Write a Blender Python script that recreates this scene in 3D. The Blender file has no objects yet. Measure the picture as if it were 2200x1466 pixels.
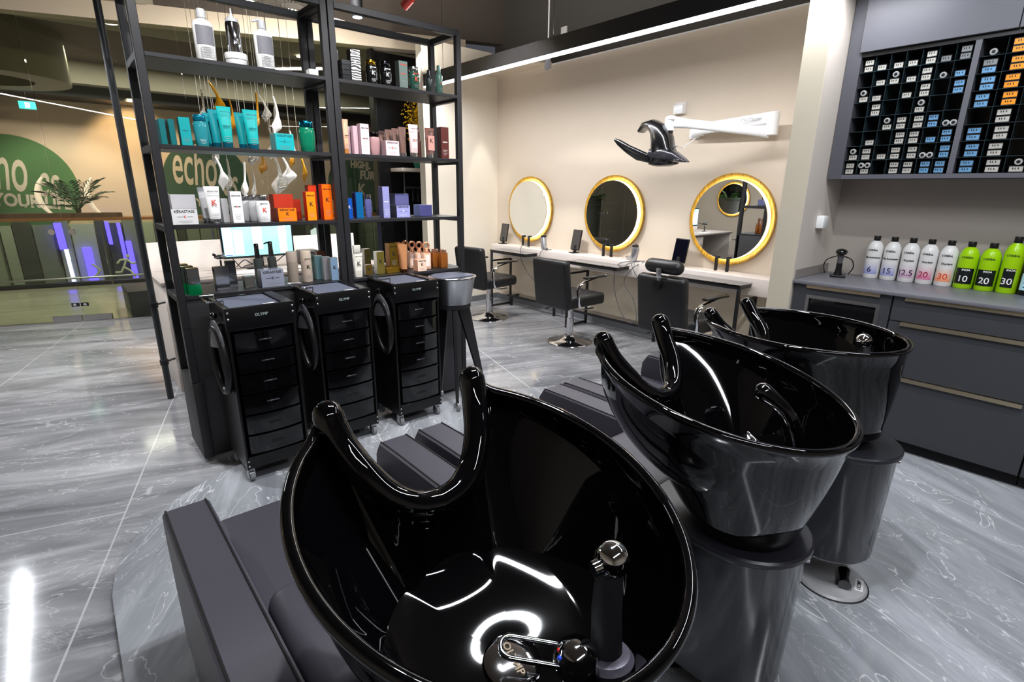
import bpy, bmesh, math, random
from mathutils import Vector, Matrix
random.seed(7)
sc = bpy.context.scene
COL = sc.collection
PI = math.pi
R = math.radians

# ------------------------------------------------------------------ camera
cam_d = bpy.data.cameras.new('camera')
cam_d.sensor_width = 36.0
cam_d.lens = 1126.05 / 2200 * 36.0
cam_d.clip_start = 0.02
cam = bpy.data.objects.new('camera', cam_d)
COL.objects.link(cam)
cam.matrix_world = Matrix((
    (0.759908573973462, 0.17581882477209937, -0.6258008469612175, 0.0),
    (-0.6499797341748916, 0.2174912108447617, -0.7281647604541273, 0.0),
    (0.008081111529770705, 0.9600965128886976, 0.27955210887311543, 1.5),
    (0, 0, 0, 1)))
sc.camera = cam

# ------------------------------------------------------------------ world, exposure
w = bpy.data.worlds.new('world'); sc.world = w; w.use_nodes = True
w.node_tree.nodes['Background'].inputs[0].default_value = (0.80, 0.86, 1.0, 1)
w.node_tree.nodes['Background'].inputs[1].default_value = 0.06
sc.view_settings.view_transform = 'Standard'
sc.view_settings.look = 'None'
sc.view_settings.gamma = 1.0
sc.view_settings.exposure = 0.35
sc.view_settings.use_curve_mapping = False

def area(name, loc, size, power, color=(1, 1, 1), aim=None, shape='RECTANGLE', spread=180):
    l = bpy.data.lights.new(name, 'AREA'); l.shape = shape
    l.size = size[0]
    if shape in ('RECTANGLE', 'ELLIPSE'): l.size_y = size[1]
    l.energy = power; l.color = color; l.spread = R(spread)
    o = bpy.data.objects.new(name, l); COL.objects.link(o); o.location = loc
    if aim is not None:
        o.rotation_euler = (Vector(aim) - Vector(loc)).to_track_quat('-Z', 'Y').to_euler()
    return o
def spot(name, loc, aim, power, angle=60, color=(1, 1, 1), radius=0.04, blend=0.5):
    l = bpy.data.lights.new(name, 'SPOT'); l.energy = power; l.color = color
    l.spot_size = R(angle); l.spot_blend = blend; l.shadow_soft_size = radius
    o = bpy.data.objects.new(name, l); COL.objects.link(o); o.location = loc
    o.rotation_euler = (Vector(aim) - Vector(loc)).to_track_quat('-Z', 'Y').to_euler()
    return o

# lamps of the salon ceiling (luminaires above and behind the camera)
area('ceiling_strip_light_basins', (1.35, 0.75, 3.2), (0.07, 1.3), 55, (0.92, 0.95, 1.0), aim=(1.35, 0.75, 0)).rotation_euler = (0, 0, R(90))
area('ceiling_strip_light_entrance', (-0.90, 5.55, 2.5), (0.06, 2.7), 40, (0.93, 0.96, 1.0))
area('ceiling_strip_light_counter', (2.7, -0.1, 3.0), (0.06, 2.0), 27, (0.93, 0.96, 1.0))
area('ceiling_strip_light_back', (0.2, -1.2, 3.0), (2.4, 0.08), 34, (0.93, 0.96, 1.0))
spot('ceiling_spot_rack_left', (0.5, 1.9, 3.3), (0.85, 3.3, 1.3), 150, 55, (1, 0.98, 0.95))
spot('ceiling_spot_rack_right', (1.7, 1.9, 3.3), (1.75, 3.3, 1.3), 150, 55, (1, 0.98, 0.95))
spot('ceiling_spot_basin', (0.75, 0.9, 3.2), (0.6, 1.3, 0.5), 95, 70, (0.95, 0.97, 1))
spot('ceiling_spot_floor_left', (-0.4, 4.0, 3.3), (-0.3, 4.2, 0), 170, 85, (0.98, 0.98, 1))
spot('ceiling_spot_door', (0.3, 6.4, 3.1), (0.2, 6.9, 0), 150, 80, (1, 0.97, 0.93))
spot('ceiling_spot_desk', (2.0, 4.3, 3.2), (1.7, 4.6, 0.8), 170, 75, (1, 0.98, 0.96))
spot('ceiling_spot_styling', (2.9, 4.1, 3.3), (3.5, 4.0, 0), 170, 90, (1, 0.98, 0.96))
spot('ceiling_spot_wardrobe', (3.5, 5.7, 3.0), (3.5, 6.6, 1.9), 30, 50, (0.95, 0.97, 1))
spot('ceiling_spot_wall_end', (4.35, 5.42, 2.85), (4.42, 5.74, 0.6), 40, 30, (1, 0.97, 0.93), 0.02)
# two added fill lights: one lifts the dark ceiling, one the header
area('added_ceiling_fill', (3.53, 3.3, 2.77), (0.06, 4.6), 42, (1, 0.96, 0.9), aim=(3.53, 3.3, 9))
area('added_header_fill', (2.05, 5.50, 3.06), (0.9, 0.03), 50, (1, 0.93, 0.82), aim=(1.9, 6.9, 3.35))
# mall beyond the glass
spot('mall_spot_atrium', (0.4, 12.0, 3.5), (0.4, 13.8, -0.2), 260, 80, (1, 0.98, 0.92), 0.1)
spot('added_chandelier_fill', (1.4, 4.55, 3.3), (1.4, 4.95, 1.9), 70, 50, (1, 0.95, 0.85), 0.03)  # added fill inside the salon, brightens the glass blossoms
area('mall_floor_uplight', (1.5, 11.6, 0.2), (5.0, 0.4), 22, (1.0, 0.95, 0.88), aim=(1.5, 12.0, 9))
spot('mall_spot_sign', (1.55, 13.2, 3.1), (1.6, 14.0, 2.3), 300, 95, (1.0, 0.74, 0.45), 0.1)
spot('mall_spot_gallery_left', (-0.6, 9.2, 3.55), (-0.4, 9.2, 0), 190, 110, (1.0, 0.98, 0.9), 0.06)
spot('mall_spot_gallery_right', (1.9, 8.9, 3.55), (1.9, 9.0, 0), 190, 110, (1.0, 0.98, 0.9), 0.06)
spot('mall_spot_plant', (0.6, 11.0, 3.5), (0.8, 11.5, 1.0), 60, 60, (1.0, 0.95, 0.85), 0.05)
area('mall_ceiling_light_atrium', (2.0, 12.2, 3.60), (7.0, 0.25), 80, (1.0, 0.95, 0.92))

# ------------------------------------------------------------------ materials
def lin(h):
    h = h.lstrip('#'); c = [int(h[i:i+2], 16) / 255 for i in (0, 2, 4)]
    return tuple(x / 12.92 if x <= 0.04045 else ((x + 0.055) / 1.055) ** 2.4 for x in c)
MATS = {}
def M(name, col='#808080', rough=0.5, metal=0.0, emit=0.0, coat=0.0, var=0.06, scale=30.0, bump=0.0, trans=0.0, ior=1.45, alpha=1.0, spec=0.5):
    if name in MATS: return MATS[name]
    m = bpy.data.materials.new(name); m.use_nodes = True
    nt = m.node_tree; b = nt.nodes['Principled BSDF']; L = nt.links
    c = lin(col)
    tc = nt.nodes.new('ShaderNodeTexCoord'); nz = nt.nodes.new('ShaderNodeTexNoise')
    nz.inputs['Scale'].default_value = scale; nz.inputs['Detail'].default_value = 3
    L.new(tc.outputs['Object'], nz.inputs['Vector'])
    mx = nt.nodes.new('ShaderNodeMix'); mx.data_type = 'RGBA'
    mx.inputs[6].default_value = tuple(x * (1 - var) for x in c) + (1,)
    mx.inputs[7].default_value = tuple(min(1, x * (1 + var)) for x in c) + (1,)
    L.new(nz.outputs['Fac'], mx.inputs[0]); L.new(mx.outputs[2], b.inputs['Base Color'])
    mr = nt.nodes.new('ShaderNodeMapRange')
    mr.inputs['To Min'].default_value = max(0, rough * (1 - var)); mr.inputs['To Max'].default_value = min(1, rough * (1 + var))
    L.new(nz.outputs['Fac'], mr.inputs['Value']); L.new(mr.outputs['Result'], b.inputs['Roughness'])
    b.inputs['Metallic'].default_value = metal
    b.inputs['Coat Weight'].default_value = coat
    b.inputs['Coat Roughness'].default_value = 0.04
    b.inputs['Specular IOR Level'].default_value = spec
    b.inputs['IOR'].default_value = ior
    b.inputs['Transmission Weight'].default_value = trans
    b.inputs['Alpha'].default_value = alpha
    if emit:
        b.inputs['Emission Color'].default_value = c + (1,); b.inputs['Emission Strength'].default_value = emit
    if bump:
        bp = nt.nodes.new('ShaderNodeBump'); bp.inputs['Strength'].default_value = bump; bp.inputs['Distance'].default_value = 0.002
        L.new(nz.outputs['Fac'], bp.inputs['Height']); L.new(bp.outputs['Normal'], b.inputs['Normal'])
    MATS[name] = m
    return m

def marble(name, dark, mid, light, rot, seed, vein=0.5, rough=0.09, tile=1.25, grout='#b9b9ba'):
    m = bpy.data.materials.new(name); m.use_nodes = True
    nt = m.node_tree; b = nt.nodes['Principled BSDF']; L = nt.links; N = nt.nodes.new
    tc = N('ShaderNodeTexCoord'); mp = N('ShaderNodeMapping'); mp.inputs['Rotation'].default_value = (0, 0, R(rot))
    mp.inputs['Location'].default_value = (seed, seed * 0.37, 0)
    L.new(tc.outputs['Object'], mp.inputs['Vector'])
    st = N('ShaderNodeMapping'); st.inputs['Scale'].default_value = (0.55, 2.6, 1)
    L.new(mp.outputs['Vector'], st.inputs['Vector'])
    n1 = N('ShaderNodeTexNoise'); n1.inputs['Scale'].default_value = 1.6; n1.inputs['Detail'].default_value = 9; n1.inputs['Roughness'].default_value = 0.62; n1.inputs['Distortion'].default_value = 0.9
    L.new(st.outputs['Vector'], n1.inputs['Vector'])
    cr = N('ShaderNodeValToRGB'); e = cr.color_ramp.elements
    e[0].position = 0.33; e[0].color = lin(dark) + (1,); e[1].position = 0.70; e[1].color = lin(light) + (1,)
    k = e.new(0.52); k.color = lin(mid) + (1,)
    L.new(n1.outputs['Fac'], cr.inputs['Fac'])
    sv = N('ShaderNodeMapping'); sv.inputs['Scale'].default_value = (0.75, 1.9, 1); L.new(mp.outputs['Vector'], sv.inputs['Vector'])
    # veins: thin band where a warped noise crosses one half
    def veins(scale, width, warp, detail):
        nw = N('ShaderNodeTexNoise'); nw.inputs['Scale'].default_value = scale; nw.inputs['Detail'].default_value = detail
        nw.inputs['Roughness'].default_value = 0.55; nw.inputs['Distortion'].default_value = warp
        L.new(sv.outputs['Vector'], nw.inputs['Vector'])
        s = N('ShaderNodeMath'); s.operation = 'SUBTRACT'; s.inputs[1].default_value = 0.5; L.new(nw.outputs['Fac'], s.inputs[0])
        a = N('ShaderNodeMath'); a.operation = 'ABSOLUTE'; L.new(s.outputs[0], a.inputs[0])
        r = N('ShaderNodeMapRange'); r.inputs['From Min'].default_value = 0; r.inputs['From Max'].default_value = width
        r.inputs['To Min'].default_value = 1; r.inputs['To Max'].default_value = 0; L.new(a.outputs[0], r.inputs['Value'])
        return r
    v1 = veins(1.3, 0.0055, 1.6, 4); v2 = veins(4.2, 0.010, 1.3, 6)
    msk = N('ShaderNodeTexNoise'); msk.inputs['Scale'].default_value = 1.1; L.new(mp.outputs['Vector'], msk.inputs['Vector'])
    mk = N('ShaderNodeMapRange'); mk.inputs['From Min'].default_value = 0.45; mk.inputs['From Max'].default_value = 0.65; L.new(msk.outputs['Fac'], mk.inputs['Value'])
    mm = N('ShaderNodeMath'); mm.operation = 'MAXIMUM'; L.new(v1.outputs[0], mm.inputs[0])
    m2 = N('ShaderNodeMath'); m2.operation = 'MULTIPLY'; L.new(v2.outputs[0], m2.inputs[0]); L.new(mk.outputs[0], m2.inputs[1])
    L.new(m2.outputs[0], mm.inputs[1])
    ms = N('ShaderNodeMath'); ms.operation = 'MULTIPLY'; ms.inputs[1].default_value = vein; L.new(mm.outputs[0], ms.inputs[0])
    mx = N('ShaderNodeMix'); mx.data_type = 'RGBA'; mx.inputs[7].default_value = lin('#dcdde0') + (1,)
    L.new(ms.outputs[0], mx.inputs[0]); L.new(cr.outputs['Color'], mx.inputs[6])
    bt = N('ShaderNodeTexBrick'); bt.offset = 0.5; bt.inputs['Scale'].default_value = 1.0
    bt.inputs['Brick Width'].default_value = tile * 2; bt.inputs['Row Height'].default_value = tile; bt.inputs['Mortar Size'].default_value = 0.004; bt.inputs['Mortar Smooth'].default_value = 0.1
    bt.inputs['Color1'].default_value = (0, 0, 0, 1); bt.inputs['Color2'].default_value = (0, 0, 0, 1); bt.inputs['Mortar'].default_value = (1, 1, 1, 1)
    mp2 = N('ShaderNodeMapping'); mp2.inputs['Rotation'].default_value = (0, 0, R(-16 - 90)); mp2.inputs['Location'].default_value = (0.0, 0.0, 0)
    mp2.vector_type = 'TEXTURE'; mp2.inputs['Location'].default_value = (0.021, 2.848, 0)
    L.new(tc.outputs['Object'], mp2.inputs['Vector']); L.new(mp2.outputs['Vector'], bt.inputs['Vector'])
    gx = N('ShaderNodeMix'); gx.data_type = 'RGBA'; gx.inputs[7].default_value = lin(grout) + (1,)
    gm = N('ShaderNodeMath'); gm.operation = 'MULTIPLY'; gm.inputs[1].default_value = 0.75; L.new(bt.outputs['Color'], gm.inputs[0])
    L.new(gm.outputs[0], gx.inputs[0]); L.new(mx.outputs[2], gx.inputs[6]); L.new(gx.outputs[2], b.inputs['Base Color'])
    rr = N('ShaderNodeMapRange'); rr.inputs['To Min'].default_value = rough * 0.6; rr.inputs['To Max'].default_value = rough * 1.6
    L.new(n1.outputs['Fac'], rr.inputs['Value']); L.new(rr.outputs[0], b.inputs['Roughness'])
    return m

def clear_pane(name, tint, gloss=1.0):
    m = bpy.data.materials.new(name); m.use_nodes = True; nt = m.node_tree; L = nt.links; N = nt.nodes.new
    nt.nodes.remove(nt.nodes['Principled BSDF']); out = nt.nodes['Material Output']
    t = N('ShaderNodeBsdfTransparent'); t.inputs[0].default_value = tint + (1,)
    g = N('ShaderNodeBsdfGlossy'); g.inputs['Roughness'].default_value = 0.01
    fr = N('ShaderNodeFresnel'); fr.inputs['IOR'].default_value = 1.5
    nz = N('ShaderNodeTexNoise'); nz.inputs['Scale'].default_value = 0.8
    mr = N('ShaderNodeMapRange'); mr.inputs['To Min'].default_value = 0.9 * gloss; mr.inputs['To Max'].default_value = 1.1 * gloss
    L.new(nz.outputs['Fac'], mr.inputs['Value'])
    mu = N('ShaderNodeMath'); mu.operation = 'MULTIPLY'; L.new(fr.outputs[0], mu.inputs[0]); L.new(mr.outputs[0], mu.inputs[1])
    mx = N('ShaderNodeMixShader'); L.new(mu.outputs[0], mx.inputs[0]); L.new(t.outputs[0], mx.inputs[1]); L.new(g.outputs[0], mx.inputs[2])
    L.new(mx.outputs[0], out.inputs[0]); MATS[name] = m
    return m

def gradient(name, c0, c1, z0, z1, rough=0.3):
    """printed label that fades from one colour to another along its height"""
    m = bpy.data.materials.new(name); m.use_nodes = True; nt = m.node_tree; b = nt.nodes['Principled BSDF']; L = nt.links; N = nt.nodes.new
    tc = N('ShaderNodeTexCoord'); sp = N('ShaderNodeSeparateXYZ'); L.new(tc.outputs['Object'], sp.inputs[0])
    mr = N('ShaderNodeMapRange'); mr.inputs['From Min'].default_value = z0; mr.inputs['From Max'].default_value = z1; L.new(sp.outputs['Z'], mr.inputs['Value'])
    mx = N('ShaderNodeMix'); mx.data_type = 'RGBA'; mx.inputs[6].default_value = lin(c0) + (1,); mx.inputs[7].default_value = lin(c1) + (1,)
    L.new(mr.outputs[0], mx.inputs[0]); L.new(mx.outputs[2], b.inputs['Base Color']); b.inputs['Roughness'].default_value = rough
    return m

# ------------------------------------------------------------------ mesh helpers
class G:
    def __init__(s): s.bm = bmesh.new(); s.mi = 0; s.mats = []
    def mat(s, m):
        if m not in s.mats: s.mats.append(m)
        s.mi = s.mats.index(m); return s
    def _new(s, faces, xf=None, verts=None):
        for f in faces: f.material_index = s.mi; f.smooth = True
        if xf is not None: bmesh.ops.transform(s.bm, matrix=xf, verts=verts)
    def box(s, x0, x1, y0, y1, z0, z1, bev=0.0, seg=2, xf=None):
        r = bmesh.ops.create_cube(s.bm, size=1.0); vs = r['verts']
        for v in vs:
            v.co = Vector((x0 + (v.co.x + .5) * (x1 - x0), y0 + (v.co.y + .5) * (y1 - y0), z0 + (v.co.z + .5) * (z1 - z0)))
        es = list({e for v in vs for e in v.link_edges}); fs = list({f for v in vs for f in v.link_faces})
        if bev > 0:
            bev = min(bev, 0.49 * min(abs(x1 - x0), abs(y1 - y0), abs(z1 - z0)))
            rb = bmesh.ops.bevel(s.bm, geom=es, offset=bev, segments=seg, profile=0.5, affect='EDGES', clamp_overlap=True)
            vs = list({v for v in rb['verts']} | {v for v in vs if v.is_valid})
            fs = list({f for v in vs for f in v.link_faces})
        s._new(fs, xf, vs); return s
    def rings(s, rings, cap0=True, cap1=True, closed=True, xf=None):
        V = [[s.bm.verts.new(p) for p in r] for r in rings]; fs = []
        n = len(rings[0])
        for a, b in zip(V, V[1:]):
            for i in range(n if closed else n - 1):
                j = (i + 1) % n
                try: fs.append(s.bm.faces.new((a[i], a[j], b[j], b[i])))
                except ValueError: pass
        if cap0: fs.append(s.bm.faces.new(list(reversed(V[0]))))
        if cap1: fs.append(s.bm.faces.new(V[-1]))
        s._new(fs, xf, [v for r in V for v in r]); return s
    def cyl(s, p0, p1, r0, r1=None, n=20, caps=True):
        p0 = Vector(p0); p1 = Vector(p1); r1 = r0 if r1 is None else r1
        q = (p1 - p0).to_track_quat('Z', 'Y')
        a = [q @ Vector((math.cos(2*PI*i/n), math.sin(2*PI*i/n), 0)) for i in range(n)]
        return s.rings([[p0 + v * r0 for v in a], [p1 + v * r1 for v in a]], caps, caps)
    def lathe(s, prof, o=(0, 0, 0), n=28, xf=None, sx=1.0, sy=1.0):
        o = Vector(o)
        rs = [[o + Vector((max(r, 1e-5) * sx * math.cos(2*PI*i/n), max(r, 1e-5) * sy * math.sin(2*PI*i/n), z)) for i in range(n)] for r, z in prof]
        return s.rings(rs, True, True, xf=xf)
    def ball(s, c, r, n=16, sc=(1, 1, 1)):
        k = 10; pr = [(r * math.sin(PI * (i + .02) / (k + .04)), -r * math.cos(PI * i / k)) for i in range(k + 1)]
        rs = [[Vector(c) + Vector((a * math.cos(2*PI*i/n) * sc[0], a * math.sin(2*PI*i/n) * sc[1], z * sc[2])) for i in range(n)] for a, z in pr]
        return s.rings(rs)
    def tube(s, pts, r, n=10, round_ends=False, closed=False, flat=None):
        pts = [Vector(p) for p in pts]; m = len(pts)
        rad = [r] * m if not isinstance(r, (list, tuple)) else list(r)
        if round_ends:
            d0 = (pts[0] - pts[1]).normalized(); d1 = (pts[-1] - pts[-2]).normalized()
            P = []; Q = []
            for k in (0.04, 0.35, 0.65, 0.88):
                a = math.acos(k); P.append(pts[0] + d0 * rad[0] * math.sin(a)); Q.append(rad[0] * k)
            P2 = [pts[-1] + d1 * rad[-1] * math.sin(math.acos(k)) for k in (0.88, 0.65, 0.35, 0.04)]; Q2 = [rad[-1] * k for k in (0.88, 0.65, 0.35, 0.04)]
            pts = P + pts + P2; rad = Q + rad + Q2; m = len(pts)
        rs = []; up = None
        for i, p in enumerate(pts):
            if closed: t = (pts[(i + 1) % m] - pts[i - 1])
            else: t = pts[min(i + 1, m - 1)] - pts[max(i - 1, 0)]
            t.normalize()
            if up is None:
                up = Vector((0, 0, 1)) if abs(t.z) < 0.9 else Vector((1, 0, 0))
            u = (up - t * up.dot(t)).normalized(); v = t.cross(u); up = u
            fu, fv = flat or (1, 1)
            rs.append([p + (u * math.cos(2*PI*k/n) * fu + v * math.sin(2*PI*k/n) * fv) * rad[i] for k in range(n)])
        if closed: rs.append(rs[0])
        return s.rings(rs, not closed, not closed)
    def prism(s, pts, z0, z1, xf=None):
        return s.rings([[Vector((x, y, z0)) for x, y in pts], [Vector((x, y, z1)) for x, y in pts]], xf=xf)
    def grid(s, rows):
        return s.rings(rows, False, False, closed=False)

USED_LABELS = {}
def obj(name, g, m=None, parent=None, loc=(0, 0, 0), rot=(0, 0, 0), sharp=38, weld=True):
    if weld: bmesh.ops.remove_doubles(g.bm, verts=g.bm.verts, dist=2e-6)
    bmesh.ops.recalc_face_normals(g.bm, faces=g.bm.faces)
    me = bpy.data.meshes.new(name); g.bm.to_mesh(me); g.bm.free()
    if g.mats:
        for x in g.mats: me.materials.append(x)
    elif m: me.materials.append(m)
    me.set_sharp_from_angle(angle=R(sharp))
    o = bpy.data.objects.new(name, me); COL.objects.link(o)
    o.location = loc; o.rotation_euler = rot
    if parent: o.parent = parent
    return o
def thing(name, label, cat, loc=(0, 0, 0), rz=0.0, group=None):
    o = bpy.data.objects.new(name, None); COL.objects.link(o); o.empty_display_size = 0.05
    o.location = loc; o.rotation_euler = (0, 0, rz); o['label'] = label; o['category'] = cat
    if group: o['group'] = group
    USED_LABELS.setdefault(label, 0); USED_LABELS[label] += 1
    return o
def tag(o, label, cat, group=None):
    o['label'] = label; o['category'] = cat
    if group: o['group'] = group
    USED_LABELS.setdefault(label, 0); USED_LABELS[label] += 1
    return o
def struct(name, g, m, **k):
    o = obj(name, g, m, **k); o['kind'] = 'structure'; return o
def copy_tree(o, parent=None):
    c = o.copy(); COL.objects.link(c)
    if parent: c.parent = parent
    for ch in list(o.children): copy_tree(ch, c)
    return c
def text(name, s, size, m, parent, loc, rot=(PI/2, 0, 0), align='CENTER', ext=0.0004, sx=1.0, bold=0.0):
    cu = bpy.data.curves.new(name, 'FONT'); cu.body = s; cu.size = size; cu.align_x = align; cu.align_y = 'CENTER'
    cu.extrude = ext; cu.offset = bold; cu.resolution_u = 4 if size > 0.03 else 2
    t = bpy.data.objects.new(name, cu); COL.objects.link(t)
    dg = bpy.context.evaluated_depsgraph_get(); me = bpy.data.meshes.new_from_object(t.evaluated_get(dg))
    bpy.data.objects.remove(t); bpy.data.curves.remove(cu)
    me.materials.clear(); me.materials.append(m)
    o = bpy.data.objects.new(name, me); COL.objects.link(o); o.parent = parent; o.location = loc; o.rotation_euler = rot
    o.scale = (sx, 1, 1)
    return o
def arc(cx, cy, r, a0, a1, n=10):
    return [(cx + r * math.cos(R(a0 + (a1 - a0) * i / n)), cy + r * math.sin(R(a0 + (a1 - a0) * i / n))) for i in range(n + 1)]
def rrect(x0, x1, y0, y1, r, n=6):
    return arc(x1 - r, y1 - r, r, 0, 90, n) + arc(x0 + r, y1 - r, r, 90, 180, n) + arc(x0 + r, y0 + r, r, 180, 270, n) + arc(x1 - r, y0 + r, r, 270, 360, n)

# shared materials
BEIGE = M('wall_paint_beige', '#d9cbb9', 0.75, var=0.02, scale=6, bump=0.05)
BEIGE2 = M('wall_paint_pillar', '#c9c0ad', 0.75, var=0.02, scale=6)
DARKW = M('wall_paint_taupe', '#5b534d', 0.85, var=0.04, scale=5)
CEIL = M('ceiling_paint', '#5a534d', 0.9, var=0.04, scale=5)
BLACK = M('black_metal', '#17171a', 0.42, 0.0, var=0.08)
RACKM = M('rack_powder_coat', '#1c1c20', 0.45, var=0.06, scale=60)
PANEL = M('rack_side_panel', '#1b1b1e', 0.5, var=0.06, scale=40)
GLOSS = M('glossy_black_ceramic', '#030304', 0.03, coat=0.15, var=0.03, spec=0.5)
PIANO = M('piano_black_plastic', '#040405', 0.10, coat=0.6, var=0.05)
SATIN = M('satin_black_plastic', '#101012', 0.3, var=0.05)
LEATH = M('charcoal_leatherette', '#3f3d45', 0.46, var=0.05, scale=260, bump=0.10)
LEATHD = M('black_leatherette', '#161618', 0.42, var=0.06, scale=260, bump=0.10)
CHROME = M('chrome', '#d8d9dc', 0.06, 1.0, var=0.02)
STEEL = M('brushed_steel', '#b4b5b8', 0.3, 1.0, var=0.05, scale=90)
WHITE = M('white_plastic', '#eceded', 0.3, var=0.02)
LAM = M('light_laminate', '#cfc5bd', 0.45, var=0.04, scale=14)
GREYL = M('anthracite_cabinet_front', '#3d3e43', 0.5, var=0.04, scale=10)
GOLDT = M('brushed_brass_edge', '#b9ac93', 0.3, 0.8, var=0.05)
LED = M('led_diffuser', '#ffffff', 0.4, emit=9.0)
INK = M('black_print', '#18181a', 0.5)
WINK = M('white_print', '#f2f2f2', 0.5)
GINK = M('grey_print', '#8c8c90', 0.5)
RINK = M('red_print', '#d8432c', 0.5)
TEALPR = M('teal_print', '#0d5d66', 0.5)
CLEARP = clear_pane('clear_cellophane', (0.97, 0.98, 0.98), 1.0)

# ------------------------------------------------------------------ the room shell
FLOORM = marble('marble_tiles', '#66676b', '#85868a', '#a5a6aa', 20, 0.0, 0.40)
PODM = marble('marble_tiles_platform', '#74777d', '#8f9297', '#a7aab1', 118, 7.3, 0.66)
MALLF = marble('mall_floor_stone', '#98967f', '#a6a48c', '#b2b09a', 12, 3.0, 0.10, 0.12, 1.8, '#8f8d78')
ga = math.atan(-0.348)                       # the shop front runs at a slant
def gl(u, off=0.0, z=0.0):                   # point on the shop-front line: u = world x
    return Vector((u, 7.617 - 0.348 * u, z)) + Vector((-math.sin(ga), math.cos(ga), 0)) * off
g = G()
g.prism([(-3.3, -2.9), (5.0, -2.9), (5.0, 5.88), gl(5.0)[:2], gl(-3.3)[:2]], -0.12, 0.0)
struct('floor', g, FLOORM)
# low platform under the wash units
g = G()
pod = [(-0.09, -2.8), (3.56, -2.8), (3.56, 2.2), (2.6, 2.75)] + [(2.2, 2.95), (0.75, 2.95)] + arc(0.75, 2.12, 0.83, 95, 175, 10) + [(-0.08, 1.9)]
g.prism(pod, 0.0, 0.03)
struct('floor_platform', g, PODM)
g = G(); g.box(-3.3, 5.0, -2.9, 8.6, 4.05, 4.15); struct('ceiling', g, CEIL)
g = G(); g.box(4.65, 4.75, 1.45, 5.80, 0.0, 2.86); struct('wall_right', g, BEIGE)
g = G(); g.box(4.645, 4.76, 1.45, 5.80, 2.86, 2.872); struct('trim_1', g, WHITE)
g = G(); g.box(4.90, 5.0, -0.4, 6.1, 2.0, 4.05); struct('wall_upper', g, M('wall_paint_grey', '#55524f', 0.85, var=0.03, scale=5))
g = G(); g.box(3.57, 4.66, 1.38, 1.52, 0.0, 4.05); struct('wall_pillar', g, BEIGE2)
g = G(); g.box(3.53, 4.65, 5.74, 5.86, 0.0, 3.13); struct('wall_far', g, M('wall_paint_cream', '#e4dbcb', 0.75, var=0.02, scale=6))
g = G(); g.box(4.15, 4.25, -2.9, 1.38, 0.0, 4.05); struct('wall_nook', g, M('nook_panel', '#a79f97', 0.6, var=0.03, scale=8))
g = G(); g.box(3.575, 4.15, 1.377, 1.38, 0.0, 4.05); struct('wall_nook_side', g, M('nook_side_paint', '#cdc4bb', 0.7, var=0.02))
g = G(); g.box(3.60, 4.15, 1.372, 1.3765, 0.951, 1.01); struct('trim_2', g, M('upstand_laminate', '#8d8782', 0.5))
g = G(); g.box(-3.3, -3.2, -2.9, 8.7, 0.0, 4.05); struct('wall_left', g, BEIGE)
g = G(); g.box(-3.3, 4.2, -3.0, -2.9, 0.0, 4.05); struct('wall_back', g, M('wall_paint_back', '#8f8578', 0.8))
g = G(); g.box(4.632, 4.65, 1.53, 5.74, 0.0, 0.075); struct('baseboard_right', g, M('skirting_grey', '#6a6c70', 0.25))
g = G(); g.box(3.53, 4.632, 5.722, 5.74, 0.0, 0.075); struct('baseboard_far', g, M('skirting_grey'))
# header above the shop front, dark wall above it
def slab(u0, u1, z0, z1, o0, o1):
    g = G(); p = [gl(u0, o0), gl(u1, o0), gl(u1, o1), gl(u0, o1)]
    g.prism([q[:2] for q in p], z0, z1); return g
struct('wall_header', slab(-3.2, 4.4, 3.13, 3.31, -0.02, 0.16), M('header_paint', '#d8cbb8', 0.75, var=0.02))
struct('wall_header_upper', slab(-3.2, 5.0, 3.31, 4.05, 0.0, 0.16), DARKW)
g = G(); g.box(4.0, 4.645, 4.75, 5.74, 2.86, 2.89); struct('wall_soffit', g, M('header_paint'))

# glass front
PANE = clear_pane('shop_front_glass', (0.87, 0.89, 0.81), 0.9)
def pane(name, u0, u1, z0, z1, label=None):
    return struct(name, slab(u0, u1, z0, z1, -0.005, 0.005), PANE)
seam = 0.075
d1 = pane('door_1', -1.35, seam - 0.004, 0.012, 3.13)
d2 = pane('door_2', seam + 0.004, 1.35, 0.012, 3.13)
pane('window_1', -3.2, -1.358, 0.012, 3.13)
pane('window_2', 1.358, 3.30, 0.012, 3.13)
g = G(); g.prism([q[:2] for q in (gl(-3.2, -0.03), gl(3.3, -0.03), gl(3.3, 0.03), gl(-3.2, 0.03))], 0.0, 0.012)
struct('trim_3', g, M('threshold_steel', '#c9cacc', 0.3, 1.0))
def fr(u, off, z): return gl(u, off, z)
for d, s in ((d1, -1), (d2, 1)):
    u0, u1 = (seam - 0.26, seam - 0.008) if s < 0 else (seam + 0.008, seam + 0.26)
    obj('door_clamp', slab(u0, u1, 0.014, 0.075, -0.02, 0.02), STEEL, d)
    uk = seam + s * 0.085
    g = G(); a = fr(uk, -0.07, 1.01); b_ = fr(uk, -0.006, 1.01)
    g.cyl(b_, fr(uk, -0.05, 1.01), 0.012); g.cyl(fr(uk, -0.05, 1.01), a, 0.030, 0.030, 24)
    obj('door_knob', g, CHROME, d)
    g = G(); g.cyl(fr(seam + s * 0.045, -0.02, 0.20), fr(seam + s * 0.045, 0.0, 0.20), 0.016)
    obj('lock_button', g, CHROME, d)
g = slab(seam - 0.075, seam - 0.006, 0.18, 0.22, -0.014, -0.006)
obj('lock_plate', g, BLACK, d1)
g = slab(seam + 0.006, seam + 0.075, 0.18, 0.22, -0.014, -0.006)
obj('lock_plate', g, BLACK, d2)

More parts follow.
